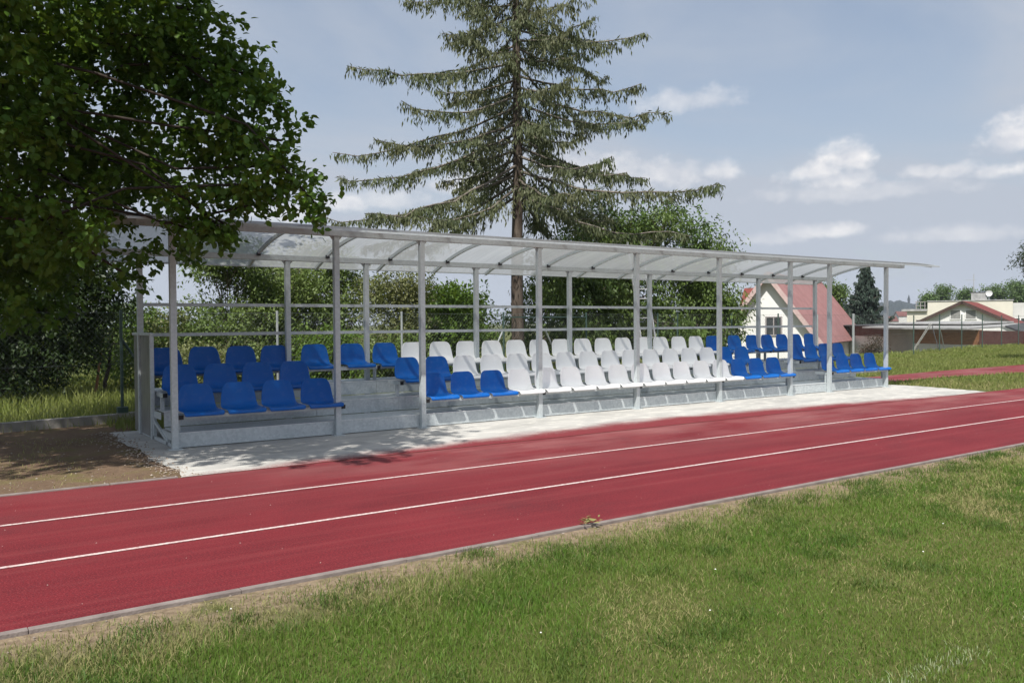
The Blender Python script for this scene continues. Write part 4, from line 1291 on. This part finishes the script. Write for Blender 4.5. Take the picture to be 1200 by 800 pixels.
# longer tussocks near the kerb
tx, ty = clumpy(30000, -3, 12, -7.6, -5.74, 210, rs, .075)
k = in_view(tx, ty) & (ty < -5.67); tx, ty = tx[k], ty[k]
tag(blades('grass_tussocks', tx, ty, 0*tx-.012, .022+.04*rs.random(len(tx)), .003+.002*rs.random(len(tx)), 'tussock_blade', rs, .8), kind='stuff')
# rough grass behind and to the right of the stand
def rough_patch(name, n, x0, x1, y0, y1, cond, hmin, hmax, wd, m, lean=.5):
    x = rs.uniform(x0, x1, n); y = rs.uniform(y0, y1, n)
    k = in_view(x, y, .12) & cond(x, y); x, y = x[k], y[k]
    dist = np.hypot(x-CAM.x, y-CAM.y)
    z = terrain(x, y)-.012
    v = vn(x, y, 1.7, 31)
    h_ = (hmin+(hmax-hmin)*rs.random(len(x)))*(.6+.8*v)
    return tag(blades(name, x, y, z, h_, wd*np.clip(dist/12, 1, 4)*(.7+.6*rs.random(len(x))), m, rs, lean), kind='stuff')


rtrack = lambda x, y: (y > np.interp(x, [15.1, 16.3, 18.35, 21.6, 40], [1.1, .80, .86, .45, -1.6])) & (y < np.interp(x, [15.1, 15.6, 18, 20.7, 26.1, 40], [2.0, 2.05, 2.05, 2.25, 2.3, .9]))
rough_patch('rough_grass', 130000, 14.9, 48, -1.8, 12.5, lambda x, y: (y < fence_y(x)+.6) & (y > -1.78) & ~rtrack(x, y) & (x > 15.35-(y > .2)*.3+(y < -.5)*.0), .03, .10, .007, 'rough_blade')
rough_patch('rough_grass', 45000, -.2, 15.2, 2.2, 6.4, lambda x, y: (y < fence_y(x)+.3), .06, .16, .008, 'rough_blade')
rough_patch('meadow_grass', 70000, -7, 14, 3.5, 14, lambda x, y: (y > fence_y(x)+.12), .12, .30, .010, 'meadow_blade', .35)
rough_patch('meadow_grass', 26000, 14, 60, 6, 18, lambda x, y: (y > fence_y(x)) & (y < fence_y(x)+3.5), .06, .16, .012, 'meadow_blade', .35)
rough_patch('dry_grass', 9000, -9, -.35, -1.9, 3.4, lambda x, y: (y < fence_y(x)-.15) & (vn(x, y, 1.3, 44) > .52), .02, .05, .006, 'dry_blade', .9)
rough_patch('rough_grass', 5000, -9, 2, 2.0, 3.8, lambda x, y: (np.abs(y-fence_y(x)+.16) < .10), .05, .2, .007, 'rough_blade', .4)
rough_patch('rough_grass', 900, 14.4, 17.5, -1.9, .2, lambda x, y: (y > -1.86) & (x > 15.2), .04, .1, .007, 'dry_blade', .7)

# specks on the track, litter in the lawn
pb = MB(); prs = random.Random(4)


def chip(b, x, y, z, r_):
    a = prs.random()*6.28
    b.add([(x+r_*math.cos(a+t)*prs.uniform(.7, 1.2), y+r_*math.sin(a+t)*prs.uniform(.7, 1.2), z) for t in (0, 1.57, 3.14, 4.71)]+[(x, y, z+r_*.8)],
          [(0, 1, 4), (1, 2, 4), (2, 3, 4), (3, 0, 4), (3, 2, 1, 0)])


for _ in range(110):
    x = prs.uniform(-2.5, 13); y = prs.uniform(TY0+.05, TY1-.05)
    chip(pb, x, y, .001, prs.choice((.0025, .003, .004, .005)))
tag(pb.build('grit', 'stone'), kind='stuff')
gv = MB()
for _ in range(900):
    t = prs.random()
    yy_ = 2.2-4.05*prs.random()
    if t < .55:                                     # crumbs of soil and cement along the slab's broken edge
        chip(gv, -.40+prs.gauss(0, .11), yy_, .004, prs.choice((.006, .009, .013, .018)))
    else:
        chip(gv, prs.uniform(-4.5, -.4), yy_, -.002, prs.choice((.007, .010, .014)))
for _ in range(260): chip(gv, prs.uniform(-3, 12), TY0-.06-abs(prs.gauss(0, .12)), -.008, prs.choice((.005, .007, .010)))
tag(gv.build('gravel', 'gravel_stone'), kind='stuff')
wd = empty('weed', (1.46, -5.59, 0), 'small dry yellowish weed growing over the kerb edge', 'weed')
wrs = np.random.default_rng(9)
n = 36
a = wrs.random(n)*6.28
leaves('leaves', np.stack([1.46+.05*wrs.normal(size=n), -5.60+.03*wrs.normal(size=n), .015+.03*wrs.random(n)], 1), np.stack([np.cos(a), np.sin(a), .5*wrs.random(n)], 1),
       np.stack([.3*wrs.normal(size=n), .3*wrs.normal(size=n), np.ones(n)], 1), .03+.025*wrs.random(n), 'dry_blade', wd, 'quad')
n = 90
cx_ = np.array([(.55, -6.9), (-1.0, -5.95), (3.1, -6.6), (1.9, -7.6)])
fp = MB()
for x, y in ((-.1, -7.1), (.75, -7.35), (2.6, -7.4), (1.3, -6.9), (3.4, -7.1), (-1.15, -5.93), (4.4, -7.9)):
    chip(fp, x, y, .022, .006)
tag(fp.build('white_petals', 'petal'), kind='stuff')

# ------------------------------------------------------------------ haze
hz = MB().box(-520, 2250, -520, 1650, -14, 80).build('haze', 'ground')
hz.data.materials.clear()
mt = bpy.data.materials.new('haze'); mt.use_nodes = True
nt = mt.node_tree; nt.nodes.clear()
hg = NG(nt)
pv = hg.n('ShaderNodeVolumePrincipled')
pv.inputs['Color'].default_value = (.80, .88, 1.0, 1)
pv.inputs['Density'].default_value = .0002
ho_ = hg.n('ShaderNodeOutputMaterial')
nt.links.new(pv.outputs[0], ho_.inputs['Volume'])
hz.data.materials.append(mt)
tag(hz, kind='stuff')
